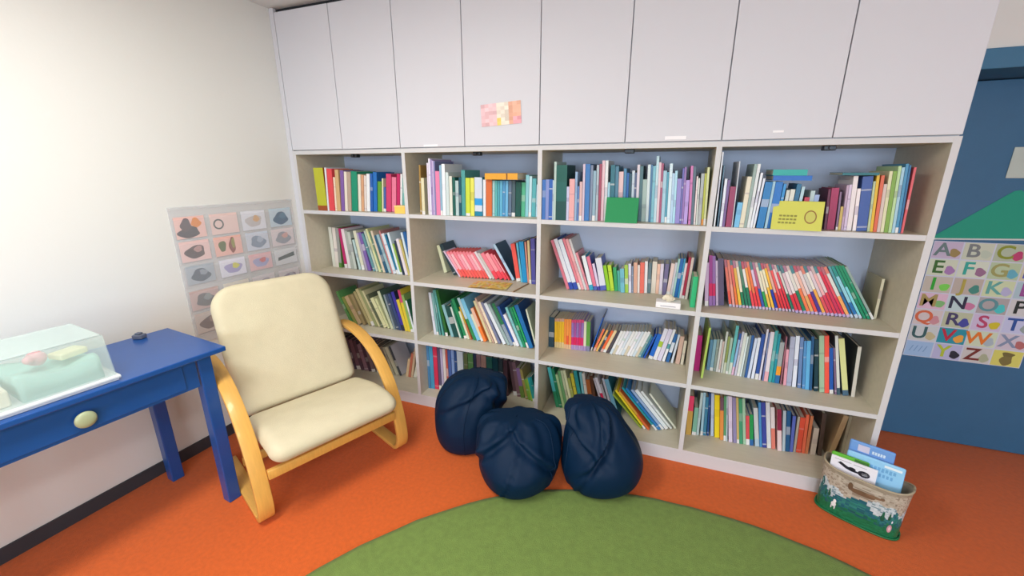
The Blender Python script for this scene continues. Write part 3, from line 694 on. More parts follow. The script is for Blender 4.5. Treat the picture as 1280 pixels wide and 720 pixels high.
33 1.8086 0.215 -0.0202 0.1952 0.0143 9070b0 a890c0@.16/d02868@.42/9070b0@.9/d04878 -
33 1.8240 0.216 -0.0202 0.1862 0.0143 d8d8c0 a890c0@.16/d8d8c0 -
33 1.8394 0.217 -0.0202 0.1863 0.0217 5a9a40 8080a0@.18/5a9a40 -
33 1.8640 0.233 0.2731 0.2239 0.0056 1a60c0 - -
33 1.8780 0.233 0.3379 0.1531 0.0130 e87850 d0a8a0@.15/e87850 -
33 1.8927 0.233 0.3949 0.1517 0.0121 e8b868 - -
33 1.9059 0.233 0.3949 0.1479 0.0130 404850 - -
33 1.9201 0.232 0.3949 0.1518 0.0150 e86838 d0a8a0@.15/e86838 -
33 1.9361 0.232 0.3949 0.1562 0.0159 e8d0a0 - -
33 1.9531 0.232 0.3949 0.1561 0.0159 504850 - -
33 1.9746 0.223 0.3648 0.1599 0.0150 e0e4e4 c8d8e0@.25/e4e6e4 -
33 1.9907 0.224 0.3648 0.1614 0.0150 d8dcd8 d0c8b0@.4/e0e4e4 -
33 2.0068 0.226 0.3648 0.1633 0.0150 e4e4ec e8e8ec@.6/c8d8d0@.7/e4e4ec -
33 2.0228 0.227 0.3648 0.1639 0.0150 ccd8e0 e0e4e4@.3/ccd8e0 -
33 2.0389 0.228 0.3648 0.1657 0.0150 e0e4e4 c8d8e0@.25/e4e6e4 -
33 2.0549 0.229 0.3648 0.1673 0.0150 d8dcd8 d0c8b0@.4/e0e4e4 -
33 2.0710 0.231 0.3648 0.1679 0.0140 e4e4ec e8e8ec@.6/c8d8d0@.7/e4e4ec -
33 2.0861 0.232 0.3648 0.1698 0.0150 ccd8e0 e0e4e4@.3/ccd8e0 -
33 2.1022 0.233 0.3648 0.1714 0.0150 e0e4e4 c8d8e0@.25/e4e6e4 -
33 2.1182 0.235 0.3648 0.1720 0.0150 d8dcd8 d0c8b0@.4/e0e4e4 -
33 2.1343 0.236 0.3648 0.1560 0.0130 78a0a0 - -
33 2.1484 0.236 0.3648 0.1456 0.0107 2a7098 - -
33 2.1640 0.235 0.3379 0.1641 0.0108 1a50b0 - -
33 2.1910 0.233 0.2434 0.1614 0.0226 1a68c8 - -
33 2.2160 0.232 0.2355 0.1985 0.0207 e4e4e8 e4e4e8@.42/a8c840@.6/e0e0ec -
33 2.2390 0.230 0.2296 0.1995 0.0221 d8d4e8 - -
33 2.2660 0.229 0.2106 0.2016 0.0137 e8ecf0 e8ecf0@.4/58a0a8@.55/e8ecf0 -
33 2.2860 0.228 0.1813 0.1754 0.0165 2a68a8 2a68a8@.35/d8e4f0@.7/2a68a8 -
33 2.3130 0.226 0.1281 0.1740 0.0106 d8e4f0 - -
33 2.3370 0.225 0.0551 0.1651 0.0214 d8b8a8 - -
33 2.3630 0.223 0.0420 0.1431 0.0140 e0dcc8 - -
34 2.4300 0.173 -0.0296 0.2031 0.0265 d02a88 - -
34 2.4590 0.094 0.0251 0.2791 0.0102 b8d868 - -
34 2.4940 0.205 -0.0038 0.1760 0.0150 5a88a8 - -
34 2.5100 0.202 -0.0038 0.1800 0.0148 88b0c0 - -
34 2.5268 0.200 -0.0086 0.1860 0.0111 90a098 - -
34 2.5390 0.198 0.0038 0.1860 0.0102 d8dcd8 - -
34 2.5502 0.196 0.0038 0.1780 0.0088 d0b8b0 - -
34 2.5618 0.194 -0.0054 0.2341 0.0092 c8d0c8 - -
34 2.5722 0.192 -0.0009 0.2100 0.0109 8a9a58 c8d0b8@.3/8a9a58 -
34 2.5848 0.191 -0.0039 0.2050 0.0111 a8c0b0 - -
34 2.5970 0.189 0.0109 0.2750 0.0140 60b8b8 c8d8c8@.25/60b8b8 -
34 2.6121 0.188 0.0308 0.2352 0.0102 90b8e0 e0b8d0@.2/90b8e0@.85/2a58a0 -
34 2.6260 0.186 0.0202 0.2470 0.0091 c8c8d8 - -
34 2.6369 0.185 0.0173 0.2420 0.0130 d8e0d8 - -
34 2.6511 0.184 0.0173 0.2251 0.0080 d8e8e8 - -
34 2.6620 0.182 0.0095 0.2340 0.0091 90a0a0 - -
34 2.6729 0.181 0.0066 0.2350 0.0111 3060a0 - -
34 2.6851 0.180 0.0202 0.2221 0.0120 d0dcf0 - -
34 2.7030 0.178 -0.0009 0.2280 0.0124 e0e8f4 - -
34 2.7190 0.176 -0.0117 0.2501 0.0150 2a50a0 - -
34 2.7360 0.175 -0.0088 0.2790 0.0083 e0dce8 - -
34 2.7518 0.173 -0.0328 0.2620 0.0063 7080b0 - -
34 2.7592 0.172 -0.0328 0.2680 0.0172 e0d8e0 e8b0b8@.2/e0d8e0 -
34 2.7790 0.170 -0.0381 0.2770 0.0135 48a8a8 - -
34 2.7939 0.168 -0.0392 0.2640 0.0111 1a90a0 - -
34 2.8061 0.167 -0.0392 0.2220 0.0188 a0a8a8 2a70a8@.2/f0a030@.42/a0a8a8 -
34 2.8290 0.160 -0.0524 0.2575 0.0052 a06878 - -
34 2.8419 0.158 -0.0862 0.1917 0.0121 e0a0b0 - -
34 2.8551 0.156 -0.0862 0.2623 0.0205 a8b0c8 - -
34 2.8790 0.154 -0.0949 0.2697 0.0159 e0e8f4 - -
34 2.9010 0.151 -0.1134 0.2668 0.0139 6a88b8 - -
34 2.9198 0.148 -0.1287 0.2522 0.0111 5090c8 - -
34 2.9321 0.147 -0.1287 0.2542 0.0159 60b0e0 - -
34 2.9491 0.145 -0.1287 0.2797 0.0107 205888 - -
34 2.9680 0.142 -0.1553 0.2688 0.0159 0f3a48 - -
34 2.9900 0.140 -0.1737 0.2915 0.0198 a0c0a0 - -
34 3.0110 0.140 -0.1742 0.2942 0.0178 f05848 - -
34 3.0310 0.140 -0.1787 0.2353 0.0145 1a58b0 - -
34 3.0520 0.141 -0.2015 0.2385 0.0076 806888 - -
34 3.0620 0.141 -0.2070 0.3017 0.0118 d8dcd8 3a5868@.12/d8dcd8 -
34 3.0840 0.141 -0.2387 0.2906 0.0226 d8dc98 486880@.1/d8dc98 -
34 3.1160 0.142 -0.0784 0.2558 0.0140 d0ccc0 - 44463f
41 0.1197 0.127 -0.2300 0.2552 0.0252 504048 - -
41 0.1460 0.136 -0.2300 0.2461 0.0244 605060 - -
41 0.1715 0.140 -0.2300 0.2353 0.0351 806070 - -
41 0.2077 0.142 -0.2300 0.2316 0.0263 604858 - -
41 0.2390 0.143 -0.2489 0.2068 0.0351 907080 - -
41 0.2752 0.145 -0.2489 0.1776 0.0246 503848 - -
41 0.3008 0.146 -0.2489 0.2056 0.0332 7c6a70 - -
41 0.3440 0.150 -0.2932 0.2042 0.0332 a09080 - -
41 0.3850 0.154 -0.3267 0.2137 0.0467 605848 - -
41 0.4340 0.159 -0.3324 0.2116 0.0284 807868 - -
41 0.4700 0.163 -0.3642 0.2139 0.0182 a8a890 - -
41 0.4977 0.165 -0.4054 0.2204 0.0284 c0c0a8 - -
41 0.5272 0.168 -0.3693 0.2280 0.0188 404850 - c8c8d0
41 0.5728 0.173 0.2039 0.1439 0.0188 e0c8a0 - -
41 0.5927 0.174 0.2039 0.1933 0.0188 c87860 - -
41 0.6126 0.176 0.2039 0.2370 0.0171 d8c0a0 - -
41 0.6310 0.178 0.2993 0.1116 0.0265 d8d8c8 - -
42 0.8130 0.090 -0.0017 0.3113 0.0171 5088b8 - -
42 0.8311 0.093 -0.0034 0.3082 0.0265 4aa0c8 - -
42 0.8586 0.097 -0.0051 0.3082 0.0284 d83858 - -
42 0.8881 0.102 -0.0068 0.3041 0.0182 605878 - -
42 0.9074 0.106 -0.0085 0.2979 0.0166 b8b0d0 - -
42 0.9250 0.109 -0.0101 0.2980 0.0188 e0dcd8 - -
42 0.9449 0.113 -0.0117 0.2929 0.0129 c86050 - -
42 0.9588 0.117 -0.0133 0.2911 0.0217 4868a8 - -
42 0.9816 0.123 -0.0148 0.2924 0.0195 88a8d8 - -
42 1.0022 0.129 -0.0162 0.2851 0.0161 285088 - -
42 1.0193 0.132 -0.0177 0.2862 0.0428 c8d8e0 - -
42 1.0632 0.142 -0.0190 0.2730 0.0276 607048 - -
42 1.0919 0.146 -0.0203 0.2755 0.0370 508a50 - -
42 1.1300 0.151 -0.0216 0.2807 0.0191 203858 - -
42 1.1502 0.155 -0.0228 0.2743 0.0294 907880 - -
42 1.1806 0.159 -0.0239 0.2693 0.0351 b09088 - -
42 1.2168 0.164 -0.0249 0.2652 0.0390 287068 - -
42 1.2569 0.169 -0.0259 0.2613 0.0380 0f4a58 - -
42 1.2960 0.174 -0.0268 0.2574 0.0298 304048 - -
42 1.3268 0.180 -0.0276 0.2527 0.0284 503840 - -
42 1.3860 0.202 -0.1509 0.2406 0.0236 604850 - -
42 1.4130 0.196 -0.1611 0.2432 0.0236 806068 - -
42 1.4400 0.191 -0.1726 0.2084 0.0258 8a6a98 6a8a40@.4/8a6a98 -
42 1.4740 0.184 -0.2068 0.2102 0.0171 a09050 - -
42 1.4950 0.180 -0.2263 0.1435 0.0154 78a840 - -
42 1.5139 0.176 -0.2431 0.1557 0.0130 90b848 - -
42 1.5281 0.173 -0.2432 0.1661 0.0159 28a0a0 - -
42 1.5460 0.169 -0.2487 0.1776 0.0140 208888 - -
43 1.6810 0.163 -0.2381 0.2687 0.0217 50b8b8 2a8a60@.4/50b8b8 -
43 1.7040 0.165 -0.2389 0.2634 0.0167 208058 - -
43 1.7237 0.166 -0.2474 0.2267 0.0159 a8c890 - -
43 1.7407 0.167 -0.2390 0.2539 0.0169 68a068 - -
43 1.7587 0.168 -0.2383 0.2595 0.0142 c0c8a0 - -
43 1.7770 0.169 -0.2502 0.2633 0.0159 d8dcb0 - -
43 1.7940 0.171 -0.2502 0.2131 0.0178 a0a858 - -
43 1.8130 0.172 -0.2274 0.2481 0.0186 c8c040 - -
43 1.8346 0.173 -0.2185 0.2671 0.0207 309898 - -
43 1.8564 0.175 -0.1737 0.2620 0.0142 78c0c8 - -
43 1.8750 0.176 -0.1866 0.2567 0.0169 d8d8d0 - -
43 1.8930 0.177 -0.1867 0.2198 0.0248 b06838 - -
43 1.9200 0.179 -0.1917 0.2478 0.0198 604030 - -
43 1.9760 0.175 -0.3399 0.2463 0.0110 c8c4d0 - -
43 1.9930 0.174 -0.3607 0.2545 0.0159 e0e0ec e0e0ec@.35/d82858@.6/e0e0ec -
43 2.0110 0.172 -0.3654 0.2170 0.0140 a8a8b0 - -
43 2.0270 0.171 -0.3238 0.2573 0.0131 b8bcc8 b08068@.12/b8bcc8 -
43 2.0460 0.169 -0.3433 0.2548 0.0246 70a8c0 - 207080
43 2.1900 0.116 -0.9346 0.2490 0.0138 90a838 - -
43 2.2090 0.116 -0.8395 0.2748 0.0147 e8d430 - -
43 2.2300 0.115 -0.8642 0.2713 0.0159 d86838 d86838@.4/d0a040 -
43 2.2719 0.128 -0.8995 0.3065 0.0140 2a98a0 - -
43 2.2870 0.136 -0.8973 0.2995 0.0169 2a78b8 - -
43 2.3050 0.146 -0.8799 0.2851 0.0169 98b0d0 - -
43 2.3230 0.156 -0.8799 0.2800 0.0246 e0e8e8 - -
43 2.3490 0.170 -0.8815 0.2695 0.0150 e0e4e0 - -
43 2.3730 0.182 -0.8268 0.2464 0.0130 e8ecd8 - -
44 2.4290 0.150 -0.0333 0.2400 0.0270 c8a050 c8a050@.62/e04068 -
44 2.4610 0.158 -0.0233 0.1719 0.0207 80b8a0 - -
44 2.4840 0.164 -0.0216 0.2629 0.0120 b8d0d0 - -
44 2.5050 0.169 -0.0511 0.2632 0.0118 a0c8d8 - -
44 2.5190 0.173 -0.0556 0.2382 0.0152 3a80a0 - -
44 2.5390 0.178 -0.0709 0.2605 0.0091 1a4a88 - -
44 2.5580 0.183 -0.1041 0.2613 0.0150 b8c8e0 - -
44 2.5775 0.176 -0.1172 0.2575 0.0246 f0d820 - -
44 2.6031 0.162 -0.1172 0.2556 0.0169 e09048 e09048@.7/705060 -
44 2.6211 0.161 -0.1172 0.2677 0.0111 58986a - -
44 2.6333 0.160 -0.1172 0.2698 0.0064 b8c8d0 - -
44 2.6460 0.159 -0.1362 0.2726 0.0179 d8cce0 - -
44 2.6679 0.159 -0.1469 0.2700 0.0169 9088b0 - -
44 2.6859 0.160 -0.1469 0.2730 0.0111 c8b070 - -
44 2.6981 0.161 -0.1469 0.2679 0.0159 409870 - -
44 2.7159 0.163 -0.1493 0.2709 0.0130 a0c8a8 - -
44 2.7301 0.164 -0.1426 0.1736 0.0163 d85058 e8e8e8@.2/d85058 -
44 2.7480 0.165 -0.1455 0.1839 0.0172 209850 2a68a8@.2/209850 -
44 2.7730 0.167 -0.1742 0.2273 0.0198 c8d0d0 b0c8d8@.2/c8d0d0 -
44 2.7950 0.169 -0.1665 0.2624 0.0114 4a90c8 - -
44 2.8090 0.170 -0.1721 0.2648 0.0188 3a48a0 - -
44 2.8300 0.172 -0.1705 0.2677 0.0188 d8dce0 - -
44 2.8510 0.174 -0.1667 0.2432 0.0178 e0d8d8 e08070@.5/e0d8d8 -
44 2.8770 0.166 -0.1591 0.2419 0.0188 902848 e8d0d0@.5/902848 -
44 2.8990 0.172 -0.1325 0.2359 0.0130 b0c0c8 - -
44 2.9140 0.175 -0.1229 0.2377 0.0178 205888 - -
44 2.9340 0.180 -0.0862 0.2097 0.0140 5868b8 - -
44 2.9510 0.184 -0.0577 0.2082 0.0102 b0a898 - -
44 2.9640 0.187 -0.0586 0.2053 0.0217 d85038 - -
44 2.9890 0.189 -0.0670 0.2244 0.0140 e06848 - -
44 3.0050 0.191 -0.0500 0.2202 0.0129 c87850 - -
44 3.0280 0.193 -0.0516 0.1551 0.0226 c8b8a8 - -
44 3.0610 0.196 -0.0782 0.2436 0.0178 504038 - -
44 3.1020 0.198 0.1115 0.2502 0.0226 c0a078 - -
44 3.1555 0.201 -0.0064 0.2500 0.0121 b0a890 - -
"""
import colorsys
def cname(h):
    r, g, b_ = [int(h[i:i + 2], 16) / 255 for i in (0, 2, 4)]
    H, S, V = colorsys.rgb_to_hsv(r, g, b_); H *= 360
    if S < .10: return 'white' if V > .8 else ('light grey' if V > .62 else ('grey' if V > .35 else 'charcoal'))
    if S < .22 and V > .72:
        return 'cream' if 20 <= H < 95 else ('pale green' if H < 170 else ('pale blue' if H < 235 else ('lavender' if H < 290 else 'pale pink')))
    if S < .30 and V < .75:
        if V < .4: return 'charcoal'
        return 'beige' if 15 <= H < 80 else ('grey green' if H < 170 else ('grey blue' if H < 260 else ('mauve')))
    if H < 12 or H >= 345: return ('dark red' if V < .6 else ('pink' if S < .52 else 'red'))
    if H < 38: return 'brown' if V < .62 else ('tan' if S < .5 else 'orange')
    if H < 68: return 'olive' if V < .68 else ('pale yellow' if S < .42 else 'yellow')
    if H < 150: return 'dark green' if V < .45 else ('light green' if S < .45 else 'green')
    if H < 192: return 'dark teal' if V < .45 else ('pale teal' if S < .45 else 'teal')
    if H < 255: return 'navy' if V < .5 else ('light blue' if S < .52 else 'blue')
    if H < 300: return 'purple' if V < .7 else 'violet'
    return 'dark magenta' if V < .5 else ('pink' if S < .55 else 'magenta')
ORD = 'zeroth first second third fourth fifth sixth seventh eighth ninth tenth eleventh twelfth thirteenth fourteenth fifteenth sixteenth seventeenth eighteenth nineteenth twentieth'.split() + ['twenty-' + q for q in 'first second third fourth fifth sixth'.split()]
SHELF = {1: 'top', 2: 'second', 3: 'third', 4: 'bottom'}
BAY = {1: 'leftmost', 2: 'second', 3: 'third', 4: 'rightmost'}
ZFL = {1: LZ[3] + T / 2 + .0006, 2: LZ[2] + T / 2 + .0006, 3: LZ[1] + T / 2 + .0006, 4: LZ[0] + .0006}
books = []
for line in DATA.strip().splitlines():
    q = line.split()
    r, c = int(q[0][0]), int(q[0][1])
    x, y, s, h, w = [float(t) for t in q[1:6]]
    bands = []
    if q[7] != '-':
        for part in q[7].split('/'):
            cc, f = (part.split('@') + ['1'])[:2]; bands.append((float(f), cc))
    cov = q[8] if q[8] != '-' else None  # last third-shelf book, rightmost bay: its shade is put into the dark cover
    main = q[6]
    if bands:
        p = 0; best = (0, main)
        for f, cc in bands:
            best = max(best, (f - p, cc)); p = f
        name_col = best[1]
    else: name_col = main
    books.append(dict(r=r, c=c, x=x, y=y, s=s, h=h, w=w, col=main, bands=bands, cov=cov, cn=cname(name_col)))
count = {}
for k in books: count[(k['r'], k['c'], k['cn'])] = count.get((k['r'], k['c'], k['cn']), 0) + 1
seen = {}
def mixc(a, b_, t): return tuple(a[i] * (1 - t) + b_[i] * t for i in range(3)) + (1.,)
def book_mesh(t, d, h, bands, cov, rnd):
    """cover: two boards and a banded spine; x 0..t, spine at y 0"""
    ct = min(.0022, t * .16)
    b = MB(); p = 0
    for f, cc in bands:
        b.box(0, t, 0, ct, p * h, f * h, c=cc); p = f
    # boards with a plain picture block so that turned covers do not read as bare
    for xa in (0, t - ct):
        b.box(xa, xa + ct, ct, d, 0, h, c=cov)
    p2 = MB()
    p2.box(ct * 1.02, t - ct * 1.02, ct * 1.02, d - .003, .002, h - .0025)
    return b, p2
for k in books:
    th = math.atan(k['s']); t = k['w'] * math.cos(th)
    key = (k['r'], k['c'], k['cn']); seen[key] = seen.get(key, 0) + 1
    rnd = random.Random(int(k['x'] * 1e5) + k['r'] * 7)
    if k['h'] > .245: kind, noun = 'picture_book', 'picture book'
    elif t < .0125: kind, noun = 'booklet', 'booklet'
    else: kind, noun = 'storybook', 'storybook'
    size = 'leaning' if abs(k['s']) > .42 else ('thick' if t > .03 else ('tall' if k['h'] > .275 else ('short' if k['h'] < .18 else ('slim' if t < .0125 else 'medium'))))
    pos = 'the only %s one' % k['cn'] if count[key] == 1 else '%s %s from left' % (ORD[seen[key]], k['cn'])
    label = '%s %s %s, %s, %s shelf, %s bay' % (size, k['cn'], noun, pos, SHELF[k['r']], BAY[k['c']])
    main = hx(k['col'])
    if k['bands']:
        bands = [(f, hx(cc)) for f, cc in k['bands']]
        cov = hx(k['cov']) if k['cov'] else hx(k['bands'][0][1])
    else:
        lum = sum(main[:3]) / 3
        other = mixc(main, (.72, .73, .72) if lum < .35 else (main[0] * .45, main[1] * .4, main[2] * .55), rnd.uniform(.18, .55))
        bands = [(1, main)]
        q = rnd.random()
        if q < .30:
            a = rnd.uniform(.3, .6); bands = [(a, main), (a + rnd.uniform(.08, .22), other), (1, main)]
        elif q < .48:
            a = rnd.uniform(.07, .14); bands = [(a, rgb(225, 225, 222)), (1, main)]
        elif q < .62:
            a = rnd.uniform(.62, .78); bands = [(.06, main), (.09, other), (a, main), (a + .03, other), (1, main)]
        cov = hx(k['cov']) if k['cov'] else mixc(main, (.05, .05, .05), .1)
    zlim = .41 - k['y']
    dep = min(k['h'] * rnd.uniform(.70, .80), zlim)
    cb, pg = book_mesh(t, dep, k['h'], bands, cov, rnd)
    zf = ZFL[k['r']]
    loc = (k['x'], k['y'], zf) if k['s'] <= 0 else (k['x'] + k['w'] - t * math.cos(th), k['y'], zf + t * math.sin(th))
    o = cb.build(kind, M_cover, None, loc=loc, rot=(0, th, 0))
    pg.build('pages', M_pages, o)
    tag(o, label, noun, 'books on the %s shelf of the %s bay' % (SHELF[k['r']], BAY[k['c']]))

# books lying flat on the row
def flat_book(x0, x1, y0, y1, z, t, col, label, rz=0, band=None):
    o = None
    b = MB(); w, d = x1 - x0, y1 - y0; ct = .002
    if band: 
        b.box(0, w * band[0], 0, ct, 0, t, c=col); b.box(w * band[0], w * band[1], 0, ct, 0, t, c=band[2]); b.box(w * band[1], w, 0, ct, 0, t, c=col)
    else: b.box(0, w, 0, ct, 0, t, c=col)
    b.box(0, w, ct, d, 0, ct, c=col); b.box(0, w, ct, d, t - ct, t, c=col)
    o = b.build('flat_book', M_cover, loc=(x0, y0, z), rot=(0, 0, rz))
    p = MB(); p.box(.002, w - .003, ct * 1.05, d - .003, ct * 1.02, t - ct * 1.02); p.build('pages', M_pages, o)
    tag(o, label, 'book', 'books lying flat on top of others')
flat_book(1.2850, 1.4710, 0.030, 0.190, 1.4526, 0.032, rgb(226, 164, 52), 'orange yellow book lying flat across the blue row, top shelf, second bay', band=(.66, .70, rgb(120, 70, 30)))
flat_book(2.6240, 2.7640, 0.030, 0.190, 1.4566, 0.020, rgb(16, 104, 190), 'blue book lying flat under a teal one, top shelf, rightmost bay')
flat_book(2.6200, 2.7440, 0.030, 0.190, 1.4770, 0.024, rgb(30, 168, 160), 'teal green book lying flat uppermost of two, top shelf, rightmost bay')
flat_book(2.8650, 2.9850, 0.030, 0.190, 1.4785, 0.010, rgb(34, 110, 120), 'thin dark teal book lying flat over upright books, top shelf, rightmost bay')

# ------------------------------------------------------------------ small things on the shelves
z1, z2 = LZ[3] + T / 2 + .0004, LZ[2] + T / 2 + .0004
def tent(x, y, w, h, spread, col, label, logo=False, rz=0):
    g = tag(empty('tent_card', (x, y, z1), rz), label, 'card')
    b = MB(); th = .0012
    def leaf(y0, sgn):
        b.grid(lambda u, v: (w * u, y0 + sgn * spread * (1 - v) + 0, h * v), 1, 1, c=col)
        b.grid(lambda u, v: (w * u, y0 + sgn * (spread * (1 - v) - th * 1.0), h * v), 1, 1, c=col)
        b.quad([(0, y0 + sgn * spread, 0), (w, y0 + sgn * spread, 0), (w, y0 + sgn * (spread - th), 0), (0, y0 + sgn * (spread - th), 0)], c=col)
    leaf(0, -1); leaf(0, 1)
    # closed left/right thickness
    b.build('folded_card', M_paper, g)
    if logo:
        b = MB(); sl = math.atan2(spread, h)
        pts = []
        cx, cz, R = w * .76, h * .47, h * .23
        yy = lambda z: -spread * (1 - z / h) - .0010
        def ring(r0, r1, c, n=24):
            for k in range(n):
                a0, a1 = 2 * PI * k / n, 2 * PI * (k + 1) / n
                P = [(cx + r * math.cos(a) * .8, yy(cz + r * math.sin(a)), cz + r * math.sin(a)) for r, a in ((r0, a0), (r1, a0), (r1, a1), (r0, a1))]
                b.quad(P, c=c)
        ring(R * .82, R, rgb(150, 110, 60)); ring(.001, R * .8, rgb(196, 196, 96))
        o = b.build('round_emblem', M_paper, g, recalc=False)
        b = MB()
        rq = random.Random(5)
        for k in range(3):
            z = h * (.22 + .12 * k); x0 = w * rq.uniform(.08, .16)
            for j in range(5):
                l = w * .055
                b.quad([(x0, yy(z), z), (x0 + l, yy(z), z), (x0 + l, yy(z + h * .06), z + h * .06), (x0, yy(z + h * .06), z + h * .06)], c=rgb(140, 138, 60)); x0 += l * 1.35
        b.build('faint_print', M_paper, g, recalc=False)
    return g
tent(2.640, .022, .180, .118, .028, rgb(206, 208, 92), 'yellow folded tent card with a round emblem on the top shelf', logo=True, rz=math.radians(-4))
tent(1.935, .024, .15, .118, .028, rgb(20, 140, 80), 'green folded tent card on the top shelf of the third bay')
g = tag(empty('cardboard_box', (.752, .028, z1)), 'small yellow box at the end of the top shelf, leftmost bay', 'box')
b = MB(); b.box(-.042, .030, -.022, .016, 0, .038, bevel=.002); b.build('box_body', mat('yellow_card', rgb(244, 200, 96), .6), g)
b = MB(); b.box(-.043, .031, -.023, .017, .0382, .046, bevel=.001); b.build('lid', mat('yellow_card_pale', rgb(246, 212, 130), .6), g)
g = tag(empty('card_box', (2.268, .034, z2)), 'small white label box at the front edge of the second shelf, third bay', 'box')
b = MB(); b.box(-.062, .052, -.032, .032, 0, .030, bevel=.003); b.build('box_body', M_white, g)
b = MB(); b.box(-.040, .030, -.0332, -.0322, .010, .013); b.build('printed_line', mat('grey_ink', rgb(150, 156, 170), .7), g)
b = MB()
rq = random.Random(8)
b.lathe([(.0, 0), (.02, .001), (.027, .010), (.022, .02), (.012, .026), (0, .028)], 14)
for vv in b.bm.verts: vv.co += Vector((rq.uniform(-.006, .006), rq.uniform(-.006, .006), rq.uniform(0, .006)))
o = b.build('crumpled_paper', M_cream, loc=(2.262, .036, z2 + .0305)); tag(o, 'crumpled cream paper lying on the small white box', 'paper')
# open booklet lying on the second shelf
g = tag(empty('open_booklet', (1.285, .082, z2), math.radians(6)), 'open yellow and orange booklet lying flat on the second shelf', 'booklet')
rq = random.Random(9)
for sgn in (-1, 1):
    b = MB()
    def pc(u, v):
        pal = [(232, 190, 92), (226, 206, 110), (224, 160, 100), (214, 196, 150), (206, 178, 80)]
        return rgb(*pal[rq.randrange(5)])
    b.grid(lambda u, v: (sgn * .115 * u, -.072 + .15 * v, .0035 + .006 * math.sin(PI * min(1, u * 1.2)) * (1 - u)), 8, 6, c=pc)
    b.grid(lambda u, v: (sgn * .115 * u, -.072 + .15 * v, .0006), 1, 1, c=rgb(220, 200, 150))
    b.build('page_spread', M_paper, g)
b = MB(); b.box(-.003, .003, -.1, .1, 0, .006, bevel=.0015)
o = b.build('wooden_stick', mat('brown_wood', rgb(150, 118, 84), .6), loc=(1.470, .102, z2), rot=(0, 0, math.radians(-7))); tag(o, 'thin brown wooden stick lying across the second shelf', 'stick')

# ------------------------------------------------------------------ armchair
F = Vector((.92543, -.37892, 0)); S = Vector((.37892, .92543, 0))
ch = tag(empty('armchair', Vector((.82, -.75, 0)) + S * .008 + F * .030, math.atan2(S.y, S.x)), 'cream cushioned armchair with bent birch arms standing beside the blue table', 'armchair')
# local: x along S, y backward (-F), z up
arm = [(.64, .604), (.55, .616), (.44, .612), (.34, .588), (.25, .545), (.17, .480), (.105, .395), (.060, .300), (.030, .200), (.016, .12), (.018, .070), (.034, .034), (.066, .014), (.12, .0125), (.30, .0125), (.48, .0125), (.62, .0125)]
for x0, x1 in ((-.372, -.310), (.310, .372)):
    b = MB(); strip(b, spline(arm, 6), x0, x1, .022)
    o = b.build('side_frame', M_birch, ch); soften(o, .003, 2)
b = MB(); b.box(-.309, .309, .012, .034, .214, .258); soften(b.build('front_rail', M_birch, ch), .003, 2)
b = MB(); b.box(-.309, .309, .47, .49, .03, .075); soften(b.build('rear_rail', M_birch, ch), .003, 2)
seatp = [(.09, .270), (.14, .268), (.25, .252), (.36, .245), (.42, .290), (.47, .42), (.54, .60), (.61, .76), (.66, .87)]
for x0, x1 in ((-.24, -.20), (.20, .24)):
    b = MB(); strip(b, spline(seatp, 6), x0, x1, .018); soften(b.build('seat_runner', M_birch, ch), .003, 2)
for j, (yy, zz) in enumerate(((.465, .43), (.53, .60), (.59, .74))):
    b = MB(); b.box(-.2, .2, yy - .008, yy + .006, zz - .02, zz + .02); soften(b.build('back_slat', M_birch, ch), .002, 2)
def cushion(name, path, hw, th, round_end=0, taper=0):
    P = spline(path, 8); n = len(P); NU, NV = 40, n - 1
    b = MB()
    L = [0]
    for i in range(1, n): L.append(L[-1] + (Vector(P[i]) - Vector(P[i - 1])).length)
    tot = L[-1]
    def half(i):
        w = hw * (1 - taper * L[i] / tot)
        e = min(L[i], tot - L[i]); R = .055 if not round_end or L[i] < tot / 2 else round_end
        if e < R: w -= R - math.sqrt(max(0, R * R - (R - e) ** 2))
        return max(w, .03)
    def thick(i, u):
        e = min(L[i], tot - L[i]); r = .045
        k = math.sqrt(max(.0, 1 - (1 - min(1, e / r)) ** 2))
        a = abs(u); k2 = math.sqrt(max(0, 1 - max(0, (a - .84) / .16) ** 2))
        return th * max(.12, k) * max(.15, k2)
    def nrm(i):
        a = Vector(P[max(i - 1, 0)]); c = Vector(P[min(i + 1, n - 1)]); t = (c - a).normalized(); return Vector((-t.y, t.x))
    for side in (1, -1):
        def fn(u, v):
            i = round(v * NV); uu = u * 2 - 1; nn = nrm(i); p = Vector(P[i])
            wob = .0012 * math.sin(9 * uu + 3 * i / n) * math.sin(17 * i / n)
            off = nn * (thick(i, uu) * .5 * side + wob)
            return (uu * half(i), p.x + off.x, p.y + off.y)
        b.grid(fn, NU, NV)
    bmesh.ops.remove_doubles(b.bm, verts=b.bm.verts, dist=.0001)
    # close the rim between the two skins
    be = [e for e in b.bm.edges if e.is_boundary]
    if be: bmesh.ops.bridge_loops(b.bm, edges=be)
    o = b.build(name, M_canvas, ch, smooth=True)
    m = o.modifiers.new('sub', 'SUBSURF'); m.levels = m.render_levels = 1
    return o
cushion('seat_cushion', [(-.050, .312), (-.02, .345), (.05, .360), (.14, .358), (.25, .340), (.365, .318)], .302, .092)
cushion('back_cushion', [(.395, .335), (.43, .42), (.48, .56), (.54, .72), (.60, .86), (.635, .945)], .300, .074, round_end=.12, taper=.03)

# ------------------------------------------------------------------ blue table
TA = math.radians(6.5)
tb = tag(empty('table', (.47, -.94, 0), -TA), 'blue painted wooden table with one drawer standing against the white wall', 'table')
